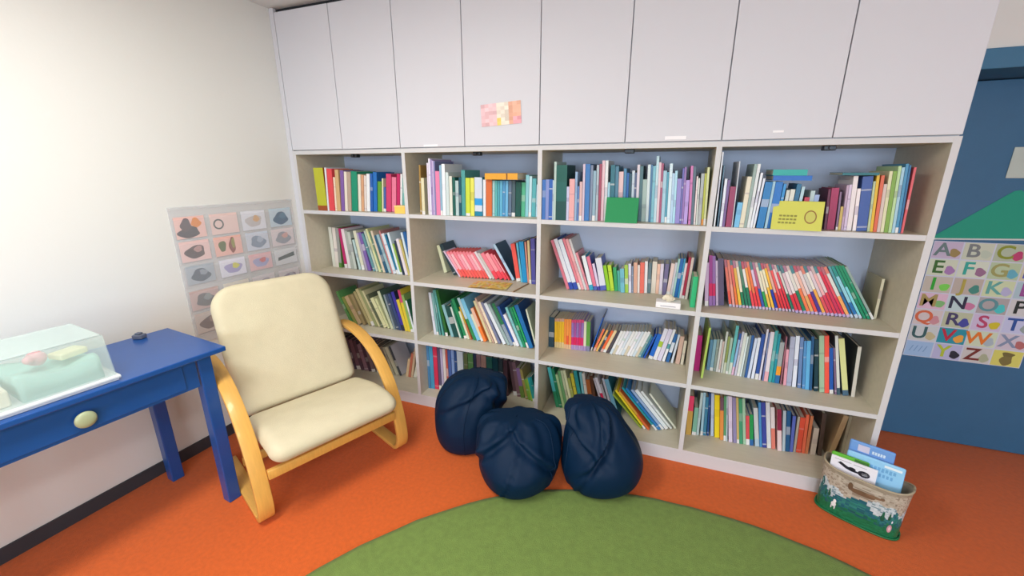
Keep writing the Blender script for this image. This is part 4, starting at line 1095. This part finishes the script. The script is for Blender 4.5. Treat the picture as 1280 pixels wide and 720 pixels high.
# local: x from -depth to 0 (front edge at 0), y from -length to 0
TD, TLn, TH_ = .480, 1.05, .765
b = MB(); b.box(-TD, 0, -TLn, 0, TH_ - .022, TH_, bevel=.004); b.build('table_top', M_blue, tb, smooth=False)
for (lx, ly) in ((-.03, -.05), (-.03, -TLn + .045 + .055), (-TD + .056, -.100), (-TD + .056, -TLn + .1)):
    b = MB(); b.box(lx - .052, lx, ly - .052, ly, 0, TH_ - .0225, bevel=.004)
    o = b.build('leg', M_blue, tb)
AZ0, AZ1 = .615, TH_ - .0225
b = MB(); b.box(-.048, -.034, -TLn + .102, -.1100, AZ0, AZ1); b.build('front_apron', M_blue, tb)
b = MB(); b.box(-TD + .020, -TD + .034, -TLn + .102, -.1530, AZ0, AZ1); b.build('rear_apron', M_blue, tb)
for ly in (-.1015, -TLn + .064):
    b = MB(); b.box(-TD + .057, -.083, ly - .007, ly + .007, AZ0, AZ1); b.build('side_apron', M_blue, tb)
b = MB(); b.box(-.0335, -.0295, -.80, -.16, AZ0 + .012, AZ1 - .006, bevel=.0015); dr = b.build('drawer', M_blue, tb)
KY = -.470
b = MB()
prof = [(.0, .026), (.016, .0252), (.026, .022), (.0300, .017), (.0285, .012), (.018, .008), (.013, .005), (.013, 0)]
b.lathe(prof, 28, M=Matrix.Translation((-.0294, KY, .672)) @ Matrix.Rotation(PI / 2, 4, 'Y'))
b.build('drawer_knob', M_knob, dr, smooth=True)

# translucent storage box on the table
TT = TH_ + .0006
bx0 = tag(empty('storage_box', (.402, -1.287, TT), -TA), 'translucent plastic storage box of coloured bits on the blue table', 'storage box')
# local: front face at x=0, right end at y=0, runs to y=-.40, x to -.27
BW, BL, BH = .27, .40, .175
b = MB(); b.box(-BW, 0, -BL, 0, 0, .008, bevel=.002); b.box(-BW - .006, .006, -BL - .006, .006, .0082, .02, bevel=.004)
b.build('base_rim', mat('milky_plastic', rgb(232, 238, 238), .3, alpha=.85), bx0)
b = MB()
th = .0025
for s_ in (0, 1):
    o_ = -.004 - th * s_
    def wallp(u, v, o_=o_):
        pts = [(-BW - o_, -BL - o_), (o_, -BL - o_), (o_, o_), (-BW - o_, o_)]
        k = u * 4; i = int(k) % 4; f = k - int(k); a = pts[i]; c = pts[(i + 1) % 4]
        fl = .005 * v
        cx, cy = -BW / 2, -BL / 2
        x = a[0] + (c[0] - a[0]) * f; y = a[1] + (c[1] - a[1]) * f
        return (x - (x - cx) / (BW / 2) * fl, y - (y - cy) / (BL / 2) * fl, .021 + (BH - .021) * v)
    b.grid(wallp, 4, 3, closed_u=True)
b.build('box_wall', M_clear, bx0)
b = MB(); b.box(-BW + .014, -.014, -BL + .014, -.014, BH + .0005, BH + .006, bevel=.003); b.build('lid', M_clear, bx0)
def inbox(x, y, z): 
    ca, sa = math.cos(-TA), math.sin(-TA)
    return (.402 + x * ca - y * sa, -1.287 + x * sa + y * ca, TT + z)
b = MB()
rq = random.Random(2)
b.grid(lambda u, v: (-.12 + .20 * (u - .5), -.13 + .20 * (v - .5), .075 + .012 * math.sin(7 * u + 2) * math.cos(6 * v)), 14, 14)
b.grid(lambda u, v: (-.12 + .20 * (u - .5), -.13 + .20 * (v - .5), 0), 14, 14)
be = [e for e in b.bm.edges if e.is_boundary]; bmesh.ops.bridge_loops(b.bm, edges=be)
o = b.build('folded_cloth', M_aqua, smooth=True, loc=inbox(0, 0, .021), rot=(0, 0, -TA)); tag(o, 'folded aqua cloth inside the translucent box', 'cloth')
b = MB(); b.lathe([(0, 0), (.02, .002), (.026, .014), (.022, .03), (.010, .036), (.014, .046), (.010, .056), (0, .06)], 20, M=Matrix.Rotation(math.radians(80), 4, 'X'))
zmin = min(v.co.z for v in b.bm.verts); bmesh.ops.translate(b.bm, vec=(0, 0, -zmin), verts=b.bm.verts)
o = b.build('toy_figure', M_pink, smooth=True, loc=inbox(-.085, -.15, .112), rot=(0, 0, .6)); tag(o, 'small pink plastic toy lying inside the translucent box', 'toy')
b = MB(); b.box(-.03, .03, -.04, .04, 0, .022, bevel=.005)
o = b.build('soap_block', mat('pale_yellow_block', rgb(240, 238, 190), .5), loc=inbox(-.085, -.085, .113), rot=(0, 0, .3 - TA)); tag(o, 'pale yellow block at the near end inside the translucent box', 'block')
b = MB(); b.box(-.10, .10, -.065, .065, 0, .055, bevel=.006)
o = b.build('card_pack', M_cream, loc=inbox(-.13, -.315, .021), rot=(0, 0, -TA)); tag(o, 'cream card pack at the far end inside the translucent box', 'card pack')
b = MB(); b.box(-.022, .022, -.016, .016, 0, .02, bevel=.004); b.box(-.012, .012, -.010, .010, .0202, .028, bevel=.003)
o = b.build('tape_dispenser', mat('grey_plastic', rgb(96, 104, 122), .5), loc=(.022, -1.018, TT), rot=(0, 0, .4)); tag(o, 'small dark grey dispenser on the blue table behind the box', 'dispenser')

# ------------------------------------------------------------------ pocket chart on the left wall
U = Vector((.05, 1, 0)).normalized(); NW = Vector((1, -.05, 0)).normalized()
pcx = tag(empty('pocket_chart', (wl(0) + .003, 0, 0), math.atan2(U.y, U.x)), 'clear hanging pocket chart of small pictures on the white wall behind the armchair', 'pocket chart')
# local x along U (towards the bookcase), -y out of the wall, z up
b = MB(); b.box(-.735, -.035, -.0022, -.0002, .60, 1.325); b.build('backing_sheet', mat('chart_sheet', rgb(232, 232, 234), .4, alpha=.32), pcx)
b = MB(); b.box(-.736, -.034, -.005, -.0025, 1.310, 1.324, bevel=.001); b.build('top_strip', M_film, pcx)
cols4 = [(-.715, -.575), (-.545, -.400), (-.372, -.232), (-.205, -.055)]
rows5 = [(1.165, 1.275), (1.045, 1.150), (.925, 1.022), (.785, .890), (.655, .765)]
cardsd = {(0, 0): [(236, 196, 188), (70, 66, 72), (224, 140, 60)], (1, 0): [(232, 200, 196), (88, 74, 76), (180, 140, 136)], (2, 0): [(176, 186, 194), (90, 104, 116), (150, 160, 170)], (3, 0): [(206, 184, 180), (120, 122, 124), (150, 160, 160)], (4, 0): [(206, 196, 190), (120, 108, 106), (160, 140, 130)],
          (0, 1): [(234, 206, 200), (72, 84, 84), (226, 200, 190)], (1, 1): [(236, 188, 176), (96, 112, 62), (140, 76, 62)], (2, 1): [(226, 226, 236), (168, 164, 204), (210, 206, 90)], (3, 1): [(224, 220, 210), (160, 160, 150), (190, 180, 160)], (4, 1): [(220, 220, 220), (150, 160, 170), (190, 190, 170)],
          (0, 2): [(224, 226, 234), (196, 190, 190), (214, 170, 120)], (1, 2): [(206, 214, 226), (130, 148, 168), (170, 182, 200)], (2, 2): [(226, 188, 190), (166, 168, 204), (206, 110, 110)], (3, 2): [(220, 216, 220), (150, 140, 160), (180, 180, 190)], (4, 2): [(220, 220, 220), (140, 150, 150), (190, 190, 170)],
          (0, 3): [(196, 214, 226), (30, 88, 124), (60, 120, 150)], (1, 3): [(222, 212, 214), (150, 156, 166), (214, 168, 160)], (2, 3): [(214, 216, 218), (56, 76, 74), (90, 100, 100)], (3, 3): [(220, 216, 220), (150, 140, 160), (180, 180, 190)], (4, 3): [(222, 222, 220), (140, 150, 150), (190, 190, 170)]}
rq = random.Random(21)
def blob(b, cx, cz, rx, rz, y, c, n=18):
    ph = rq.uniform(0, 6)
    P = [(cx + rx * math.cos(2 * PI * k / n) * (1 + .18 * math.sin(3 * 2 * PI * k / n + ph)), y, cz + rz * math.sin(2 * PI * k / n) * (1 + .15 * math.cos(2 * 2 * PI * k / n + ph))) for k in range(n)]
    b.quad(P, c=c)
for (ri, ci), (bg, c1, c2) in cardsd.items():
    x0, x1 = cols4[ci]; za, zb = rows5[ri]
    x0 += rq.uniform(-.006, .006)
    b = MB(); b.box(x0, x1, -.0036, -.0024, za, zb, c=rgb(*bg))
    cx, cz, w, h = (x0 + x1) / 2, (za + zb) / 2, x1 - x0, zb - za
    if (ri, ci) == (0, 1):
        for k in range(20):
            a0, a1 = 2 * PI * k / 20, 2 * PI * (k + 1) / 20
            b.quad([(cx - w * .22 + r * math.cos(a), -.0040, cz + r * math.sin(a)) for r, a in ((.020, a0), (.028, a0), (.028, a1), (.020, a1))], c=rgb(*c1))
    elif (ri, ci) == (0, 0):
        blob(b, cx - .01, cz - h * .22, w * .36, h * .25, -.0038, rgb(*c1)); blob(b, cx - .02, cz + h * .12, w * .18, h * .28, -.0039, rgb(92, 78, 84)); blob(b, cx + w * .2, cz + h * .2, w * .17, h * .2, -.0040, rgb(*c2))
    elif (ri, ci) == (1, 1):
        blob(b, cx - w * .22, cz, w * .13, h * .32, -.0038, rgb(*c1)); blob(b, cx + w * .14, cz, w * .12, h * .4, -.0039, rgb(*c2)); blob(b, cx + w * .18, cz + .01, w * .06, h * .3, -.0041, rgb(150, 150, 70))
    elif (ri, ci) == (2, 3):
        b.quad([(cx - w * .4, -.0040, cz - h * .22), (cx + w * .4, -.0040, cz - h * .05), (cx + w * .38, -.0040, cz + h * .22), (cx - w * .36, -.0040, cz + .0)], c=rgb(*c1))
    else:
        blob(b, cx, cz - h * .05, w * .34, h * .32, -.0038, rgb(*c1)); blob(b, cx + w * .1, cz + h * .08, w * .14, h * .16, -.0040, rgb(*c2))
    b.build('picture_card', M_paper, pcx, recalc=False)
for za, zb in rows5:
    b = MB(); b.box(-.732, -.038, -.0062, -.0052, za - .012, zb - .012); b.build('clear_pocket', M_film, pcx)

# ------------------------------------------------------------------ rug
b = MB()
rq = random.Random(4); NR = 120
edge = [1.545 + .006 * math.sin(7 * 2 * PI * k / NR) + rq.uniform(-.003, .003) for k in range(NR)]
prof = [(0, .009), (.5, .009), (.93, .009), (.985, .009), (1.0, .006), (1.0, .0004), (0, .0004)]
rings = []
for rr_, z in prof:
    if rr_ == 0: rings.append([b.bm.verts.new((0, 0, z))])
    else: rings.append([b.bm.verts.new((edge[k] * rr_ * math.cos(2 * PI * k / NR), edge[k] * rr_ * math.sin(2 * PI * k / NR), z + (.0012 * math.sin(k * .9) if .9 < rr_ < 1 else 0))) for k in range(NR)])
for A, B in zip(rings, rings[1:]):
    for k in range(NR):
        k2 = (k + 1) % NR
        if len(A) == 1: b.bm.faces.new((A[0], B[k], B[k2]))
        elif len(B) == 1: b.bm.faces.new((A[k], B[0], A[k2]))
        else: b.bm.faces.new((A[k], B[k], B[k2], A[k2]))
o = b.build('round_rug', M_rug, smooth=True, loc=(2.45, -1.85, 0)); tag(o, 'large round green rug lying on the orange carpet', 'rug')

# ------------------------------------------------------------------ bean bags
def bean_bag(loc, R, H, label, seed, top=(0, 0), flat=0, flat_dir=0, folds=(), prof=None, rz=0):
    rq = random.Random(seed)
    g = tag(empty('bean_bag', loc, rz), label, 'bean bag', 'navy bean bags')
    P = spline(prof or [(0, 0), (.55, .0), (.86, .035), (1.0, .22), (.99, .42), (.84, .66), (.60, .84), (.34, .95), (0, 1.0)], 7)
    ph = [rq.uniform(0, 6.28) for _ in range(8)]
    n = len(P)
    def pos(th, v):
        f = v * (n - 1); i = min(int(f), n - 2); t = f - i
        r = P[i][0] * (1 - t) + P[i + 1][0] * t; z = P[i][1] * (1 - t) + P[i + 1][1] * t
        up = max(0, min(1, (z - .35) / .6))
        k = 1 + .030 * math.sin(3 * th + ph[0]) * (1 - up * .3) + up * (.05 * math.sin(5 * th + ph[1]) + .045 * math.sin(9 * th + ph[2] + 3 * z) + .03 * math.sin(14 * th + ph[3]))
        rr_ = R * max(r, 0) * k
        zz = H * z
        for (t0, z0, slope, wid, dep) in folds:     # creases: a valley with a raised lip
            d = (th - t0 + PI) % (2 * PI) - PI
            e = (z - z0) - slope * d
            if abs(d) < 1.1:
                fall = math.cos(d / 1.1 * PI / 2)
                q = e / wid
                rr_ += R * fall * dep * (-math.exp(-q * q) + .8 * math.exp(-(q - 1.6) ** 2))
        x, y = rr_ * math.cos(th), rr_ * math.sin(th)
        if flat:
            ca, sa = math.cos(flat_dir), math.sin(flat_dir)
            a = x * ca + y * sa; c_ = -x * sa + y * ca
            a *= 1 + flat * .55 * up; c_ *= 1 - flat * .5 * up
            x, y = a * ca - c_ * sa, a * sa + c_ * ca
        s_ = up * up
        return (x + top[0] * s_, y + top[1] * s_, max(zz, 0))
    b = MB(); NU, NV = 96, 72
    b.grid(lambda u, v: pos(2 * PI * u, v), NU, NV, closed_u=True)
    bmesh.ops.remove_doubles(b.bm, verts=b.bm.verts, dist=.0003)
    b.build('bag_body', M_navy, g, smooth=True)
    for q in range(2):
        t0 = PI * q + .9 + seed
        b = MB(); pts = []
        for j in range(8, 66):
            p = Vector(pos(t0, j / 72)); c0 = Vector((top[0] * .3, top[1] * .3, p.z)); d_ = (p - c0); d_.z = 0
            pts.append(p + d_.normalized() * .0005 if d_.length > 1e-4 else p)
        b.tube(pts, .0028, 6); b.build('seam', M_navy, g, smooth=True)
    return g
bean_bag((1.262, -.212, 0), .186, .41, 'navy bean bag pushed against the bookcase, behind the other two', 1, top=(.05, .05), flat=.25, flat_dir=.3, folds=((-1.2, .78, .25, .05, .10), (-.3, .7, -.3, .06, .10)),
         prof=[(0, 0), (.55, .0), (.86, .035), (1.0, .22), (1.0, .48), (.93, .74), (.74, .91), (.42, .985), (0, 1.0)])
bean_bag((1.632, -.402, .0098), .200, .315, 'low navy bean bag with a wide folded top, middle of the three', 2, top=(-.02, .05), flat=.5, flat_dir=.35, folds=((-1.75, .74, .40, .055, .15), (-.95, .68, -.45, .05, .15), (-1.35, .48, 1.6, .05, .06)),
         prof=[(0, 0), (.55, .0), (.86, .04), (1.0, .26), (1.0, .50), (.88, .74), (.74, .90), (.5, .99), (0, 1.0)])
bean_bag((2.02, -.268, .0098), .196, .405, 'tall navy bean bag with a rounded peak, nearest the basket', 3, top=(-.075, .03), flat=.15, folds=((-1.0, .70, .45, .05, .20), (-2.1, .66, -.2, .05, .12), (-1.5, .5, .9, .05, .08)),
         prof=[(0, 0), (.55, .0), (.86, .035), (1.0, .20), (.99, .38), (.86, .58), (.68, .76), (.58, .90), (.36, .98), (0, 1.0)])

# ------------------------------------------------------------------ painted tub with flat books in it
TR = math.radians(-26); TC = (3.136, -.108)
bk = tag(empty('painted_tub', (TC[0], TC[1], 0), TR), 'oval tub painted with a mountain scene, standing at the end of the bookcase', 'tub')
TA_, TB_, THt = .143, .062, .226
def rim(th):      # a wavy top edge, higher at both ends
    return THt + .018 * abs(math.cos(th)) ** 3
def tubp(th, v, o_=0):
    k = 1.0 + .06 * v - .02 * math.sin(PI * v)
    cs, sn = math.cos(th), math.sin(th)
    ex = .62
    x = (TA_ * k - o_) * math.copysign(abs(cs) ** ex, cs); y = (TB_ * k - o_) * math.copysign(abs(sn) ** ex, sn)
    return (x, y, .004 + (rim(th) - .004) * v)
rq = random.Random(6)
def ridge(th, a, f, p): return a * (math.sin(f * th + p) * .6 + math.sin(2.3 * f * th + p * 2) * .4)
def tubcol(u, v):
    th = 2 * PI * u
    j = rq.uniform(-10, 10)
    def C(r, g, b_): return rgb(*[max(0, min(255, q + j)) for q in (r, g, b_)])
    if v > .93: return C(150, 140, 122)
    snow = .62 + ridge(th, .12, 5, 1)
    peak = .47 + ridge(th, .13, 7, .3)
    trees = .30 + ridge(th, .06, 9, 2)
    if v < trees: return C(16, 110, 70) if v < .2 or rq.random() < .6 else C(20, 92, 96)
    if v < peak: return C(26, 96, 112) if rq.random() < .6 else C(40, 120, 110)
    if v < snow: return C(188, 202, 206) if rq.random() < .75 else C(120, 150, 160)
    return C(178, 170, 154) if rq.random() < .75 else C(146, 134, 118)
b = MB()
b.grid(lambda u, v: tubp(2 * PI * u, v), 96, 40, c=tubcol, closed_u=True)
b.grid(lambda u, v: tubp(2 * PI * u, .03 + .97 * v, .004), 96, 8, c=rgb(170, 160, 142), closed_u=True)
for (v0, o0, v1, o1) in ((1, 0, 1, .004),):
    for k in range(96):
        a0, a1 = 2 * PI * k / 96, 2 * PI * (k + 1) / 96
        b.quad([tubp(a0, 1, 0), tubp(a1, 1, 0), tubp(a1, 1, .004), tubp(a0, 1, .004)], c=rgb(150, 140, 122))
for v_ in (0, .03):
    b.quad([tubp(2 * PI * k / 96, v_, 0 if v_ == 0 else .004) for k in range(96)], c=rgb(30, 90, 66))
bmesh.ops.remove_doubles(b.bm, verts=b.bm.verts, dist=.00002)
b.build('tub_body', M_paint, bk, smooth=True)
b = MB(); b.tube([tubp(2 * PI * k / 48, .012, -.0035) for k in range(49)], .0045, 8); b.build('base_rim', mat('tub_green_rim', rgb(24, 108, 62), .4), bk, smooth=True)
b = MB(); b.tube([tubp(2 * PI * k / 96, 1.0, .002) for k in range(97)], .0042, 8); b.build('top_rim', mat('tub_beige_rim', rgb(168, 156, 130), .5), bk, smooth=True)
# painted motifs raised a hair from the wall
def motif(name, th0, v0, pieces):
    b = MB()
    for dx, dv, rx, rv, c in pieces:
        P = []
        for k in range(14):
            a = 2 * PI * k / 14
            th = th0 + dx + rx * math.cos(a); v = v0 + dv + rv * math.sin(a)
            P.append(tubp(th, v, -.0012 - .0002 * pieces.index((dx, dv, rx, rv, c))))
        b.quad(P, c=rgb(*c))
    b.build(name, M_paint, bk, recalc=False)
motif('painted_goat', -1.95, .24, [(0, 0, .075, .055, (226, 230, 228)), (.02, .075, .045, .045, (236, 236, 230)), (-.05, -.06, .02, .05, (210, 214, 214)), (.05, -.06, .02, .05, (210, 214, 214))])
motif('painted_flower', -.85, .22, [(0, 0, .09, .085, (196, 150, 160)), (0, 0, .045, .04, (226, 190, 196)), (.03, .15, .03, .03, (224, 230, 236))])
motif('painted_eagle', -1.55, .74, [(0, 0, .14, .055, (112, 88, 66)), (.13, .03, .13, .03, (130, 104, 80)), (-.13, .06, .04, .085, (104, 82, 62)), (.27, .05, .05, .035, (120, 96, 76))])
motif('painted_crest', -2.55, .60, [(0, 0, .10, .10, (24, 92, 96)), (-.02, .02, .04, .04, (120, 170, 170)), (.03, -.04, .03, .03, (120, 170, 170))])
for th0, v0, s_ in ((-2.15, .42, 1), (-1.15, .40, 1.2), (-.95, .44, .9), (-2.3, .38, .8)):
    motif('painted_fir', th0, v0, [(0, 0, .05 * s_, .06 * s_, (18, 84, 62)), (0, .06 * s_, .03 * s_, .06 * s_, (22, 96, 70))])
def tubworld(x, y, z):
    ca, sa = math.cos(TR), math.sin(TR); return (TC[0] + x * ca - y * sa, TC[1] + x * sa + y * ca, z)
def board(name, x, y, w, h, t, z, tilt, lean, faces, label, cat, prints=()):
    """upright flat board book: w along the tub, leaning back"""
    b = MB(); b.box(0, w, 0, t, 0, h, c=faces[0], bevel=.006 if t > .006 else .001, seg=2)
    o = b.build(name, M_paper, loc=tubworld(x, y, z), rot=(-lean, tilt, TR)); o.rotation_mode = 'XYZ'
    tag(o, label, cat)
    for pn, quads in prints:
        b = MB()
        for q, c in quads: b.quad([(px * w, -.0006, pz * h) for px, pz in q], c=c)
        b.build(pn, M_paper, o, recalc=False)
    return o
def rect(x0, x1, z0, z1): return [(x0, z0), (x1, z0), (x1, z1), (x0, z1)]
def dots(cx, cz, rx, rz, n=16): return [(cx + rx * math.cos(2 * PI * k / n), cz + rz * math.sin(2 * PI * k / n)) for k in range(n)]
dk = rgb(34, 34, 44)
glass = [(dots(.62, .80, .115, .085), dk), ]
TL = -.03
board('board_book', -.118, -.042, .158, .262, .006, .014, TL, .05, [rgb(236, 234, 242)], 'white book with black glasses drawing, front one in the painted tub', 'book',
      [('drawn_glasses', [(dots(.74, .845, .13, .055), dk), (dots(.48, .865, .085, .030), dk), ([(.16, .90), (.22, .93), (.36, .89), (.50, .86), (.62, .85), (.62, .82), (.48, .82), (.34, .84)], dk)]),
       ('lens', [(dots(.76, .845, .075, .030), rgb(232, 230, 240))]), ('title_line', [(rect(.08, .45, .955, .962), rgb(150, 150, 160)), (rect(.50, .78, .95, .957), rgb(150, 150, 160))])])
board('board_book', -.070, -.016, .190, .300, .009, .014, TL, .03, [rgb(150, 206, 242)], 'light blue book with rounded corners and faint blue print in the tub', 'book',
      [('printed_title', [(rect(.30 + .065 * k, .345 + .065 * k, .85 - .012 * (k % 2), .90), rgb(112, 172, 220)) for k in range(9)] + [(rect(.40 + .065 * k, .44 + .065 * k, .76, .81), rgb(112, 172, 220)) for k in range(7)]),
       ('white_tag', [(rect(.66, .95, .925, .96), rgb(228, 240, 248))])])
board('board_book', -.120, -.030, .13, .276, .008, .014, TL, .03, [rgb(96, 180, 52)], 'bright green book in the painted tub behind the white one', 'book', [('dark_print', [(rect(.62, .98, .86, .99), rgb(52, 110, 44))])])
board('board_book', -.070, .012, .150, .345, .009, .014, TL, .0, [rgb(112, 160, 222)], 'mid blue book standing tallest at the rear of the tub', 'book',
      [('printed_photo', [(rect(.20, .46, .875, .965), rgb(206, 204, 226))]), ('printed_title', [(rect(.52 + .06 * k, .565 + .06 * k, .89, .93), rgb(210, 228, 244)) for k in range(5)])])

# ------------------------------------------------------------------ things on the blue door
DY = .7116
ps = tag(empty('alphabet_poster', (3.53, DY, .50)), 'alphabet poster with coloured letters and pictures on the blue door', 'poster')
PW, PH = .485, .645
b = MB(); b.box(0, PW, -.0016, -.0002, 0, PH, c=rgb(206, 214, 232))
LET = ['ABCD', 'EFGH', 'IJKL', 'MNOP', 'QRST', 'UVWX', ' YZ ']
rq = random.Random(12)
BG = {'V': (40, 150, 170), 'W': (206, 222, 196), 'Q': (214, 206, 206), 'S': (206, 196, 226), 'T': (196, 204, 236), 'R': (190, 200, 170), 'U': (204, 214, 216), 'X': (206, 200, 214), 'Y': (186, 190, 226), 'Z': (206, 206, 204), 'P': (208, 212, 214)}
LC = {'V': (190, 44, 70), 'W': (226, 124, 44), 'Q': (216, 110, 74), 'S': (186, 70, 110), 'T': (44, 84, 160), 'R': (70, 66, 110), 'U': (52, 96, 100), 'X': (130, 150, 180), 'Y': (180, 200, 60), 'Z': (118, 48, 44), 'P': (34, 46, 44)}
cw, chh = PW / 4, PH / 7
pics = []
for r_, row in enumerate(LET):
    for c_, l in enumerate(row):
        x0, z0 = c_ * cw, PH - (r_ + 1) * chh
        bg = BG.get(l, tuple(rq.randint(170, 225) for _ in range(3)))
        if r_ == 6 and c_ == 0: bg = (160, 196, 232)
        if r_ == 6 and c_ == 3: bg = (214, 214, 110)
        b.quad([(x0 + .003, -.0019, z0 + .003), (x0 + cw - .003, -.0019, z0 + .003), (x0 + cw - .003, -.0019, z0 + chh - .003), (x0 + .003, -.0019, z0 + chh - .003)], c=rgb(*bg))
        pics.append((r_, c_, l, x0, z0))
b.build('poster_sheet', M_paper, ps, recalc=False)
for r_, c_, l, x0, z0 in pics:
    if l == ' ':
        b = MB()
        if c_ == 0:
            for k in range(4): b.quad([(x0 + .02 + .02 * k, -.0024, z0 + .03), (x0 + .024 + .02 * k, -.0024, z0 + .03), (x0 + .036 + .02 * k, -.0024, z0 + .065), (x0 + .032 + .02 * k, -.0024, z0 + .065)], c=rgb(120, 160, 206))
        else:
            blob(b, x0 + cw * .5, z0 + chh * .42, cw * .20, chh * .34, -.0024, rgb(124, 116, 66)); blob(b, x0 + cw * .5, z0 + chh * .74, cw * .20, chh * .14, -.0026, rgb(112, 104, 60))
        b.build('small_picture', M_paper, ps, recalc=False); continue
    lc = LC.get(l, tuple(rq.randint(40, 200) for _ in range(3)))
    text_mesh('letter', l, chh * 1.02, mat('ink_' + l, rgb(*lc), .6), ps, (x0 + cw * .36, -.0026, z0 + chh * .50), (PI / 2, 0, 0), sx=1.05, bold=.0016)
    b = MB(); pc = {'S': (206, 196, 50), 'V': (236, 170, 70), 'Y': (40, 44, 60), 'U': (196, 190, 150), 'W': (170, 190, 200), 'X': (180, 110, 110), 'T': (150, 170, 170), 'Q': (206, 150, 160), 'P': (110, 150, 80), 'Z': (170, 180, 150)}.get(l, tuple(rq.randint(60, 220) for _ in range(3)))
    blob(b, x0 + cw * .76, z0 + chh * .36, cw * .17, chh * .24, -.0024, rgb(*pc)); b.build('small_picture', M_paper, ps, recalc=False)
b = MB()
A_ = [(3.500, 1.150), (4.05, 1.172), (3.80, 1.405), (3.775, 1.400)]
f0 = [b.bm.verts.new((x, DY - .0002, z)) for x, z in A_]; f1 = [b.bm.verts.new((x, DY - .0018, z)) for x, z in A_]
b.bm.faces.new(f0); b.bm.faces.new(f1)
for k in range(4): b.bm.faces.new((f0[k], f0[(k + 1) % 4], f1[(k + 1) % 4], f1[k]))
b.paint(b.bm.faces, rgb(24, 156, 130))
b.quad([(3.503, DY - .0026, 1.150), (4.046, DY - .0026, 1.172), (4.040, DY - .0026, 1.180), (3.512, DY - .0026, 1.158)], c=rgb(206, 216, 214))
o = b.build('paper_roof', M_paper); tag(o, 'green paper house roof stuck above the alphabet poster', 'paper cutout')
b = MB(); b.box(0, .20, -.004, -.0002, 0, .142, bevel=.0015)
o = b.build('name_plate', mat('pale_sign_card', rgb(190, 204, 196), .5), loc=(3.726, DY, 1.460), rot=(0, math.radians(0), 0)); tag(o, 'pale green-grey rounded sign card on the upper part of the blue door', 'sign')
b = MB(); b.quad([(.06, -.0046, .04), (.12, -.0046, .038), (.12, -.0046, .046), (.06, -.0046, .048)], c=rgb(90, 100, 110)); b.build('print_mark', M_paper, o, recalc=False)

# ------------------------------------------------------------------ light
def area(name, loc, rot, sx, sy, power, col):
    l = bpy.data.lights.new(name, 'AREA'); l.shape = 'RECTANGLE'; l.size = sx; l.size_y = sy; l.energy = power; l.color = col
    o = bpy.data.objects.new(name, l); COL.objects.link(o); o.location = loc; o.rotation_euler = rot
    return o
area('ceiling_lamp_light', (.95, -1.75, ZC - .03), (0, 0, 0), .35, 1.25, 36, (1.0, .985, .945))
area('ceiling_lamp_light', (2.6, -2.9, ZC - .03), (0, 0, 0), .35, 1.25, 22, (.97, .98, 1.0))
area('ceiling_lamp_light', (2.2, -4.2, ZC - .03), (0, 0, 0), 1.25, .35, 20, (.96, .97, 1.0))
for a, c in WIN:
    area('window_daylight', ((a + c) / 2, Y0 + .03, (zs0 + zs1) / 2), (PI / 2, 0, 0), c - a - .1, zs1 - zs0 - .1, 64, (.77, .885, 1.0))
w = bpy.data.worlds.new('World'); bpy.context.scene.world = w; w.use_nodes = True
w.node_tree.nodes['Background'].inputs[0].default_value = (.72, .84, 1.0, 1); w.node_tree.nodes['Background'].inputs[1].default_value = 1.0

# ------------------------------------------------------------------ camera
f_px, yaw, pitch, roll = 515.895, -.359846, .277834, -.0014314
cam = bpy.data.cameras.new('camera'); co = bpy.data.objects.new('camera', cam); COL.objects.link(co)
cam.sensor_fit = 'HORIZONTAL'; cam.sensor_width = 36; cam.lens = 36 * f_px / 1280; cam.clip_start = .02
cy_, sy_, cp, sp = math.cos(yaw), math.sin(yaw), math.cos(pitch), math.sin(pitch)
fw = Vector((sy_ * cp, cy_ * cp, -sp)); rt = Vector((cy_, -sy_, 0)); up = rt.cross(fw)
rt2 = rt * math.cos(roll) + up * math.sin(roll); up2 = up * math.cos(roll) - rt * math.sin(roll)
co.matrix_world = Matrix(((rt2.x, up2.x, -fw.x, 2.22419), (rt2.y, up2.y, -fw.y, -2.05524), (rt2.z, up2.z, -fw.z, 1.49956), (0, 0, 0, 1)))
sc = bpy.context.scene; sc.camera = co
sc.view_settings.view_transform = 'Standard'; sc.view_settings.look = 'None'; sc.view_settings.gamma = 1; sc.view_settings.use_curve_mapping = False
sc.view_settings.exposure = 0.0
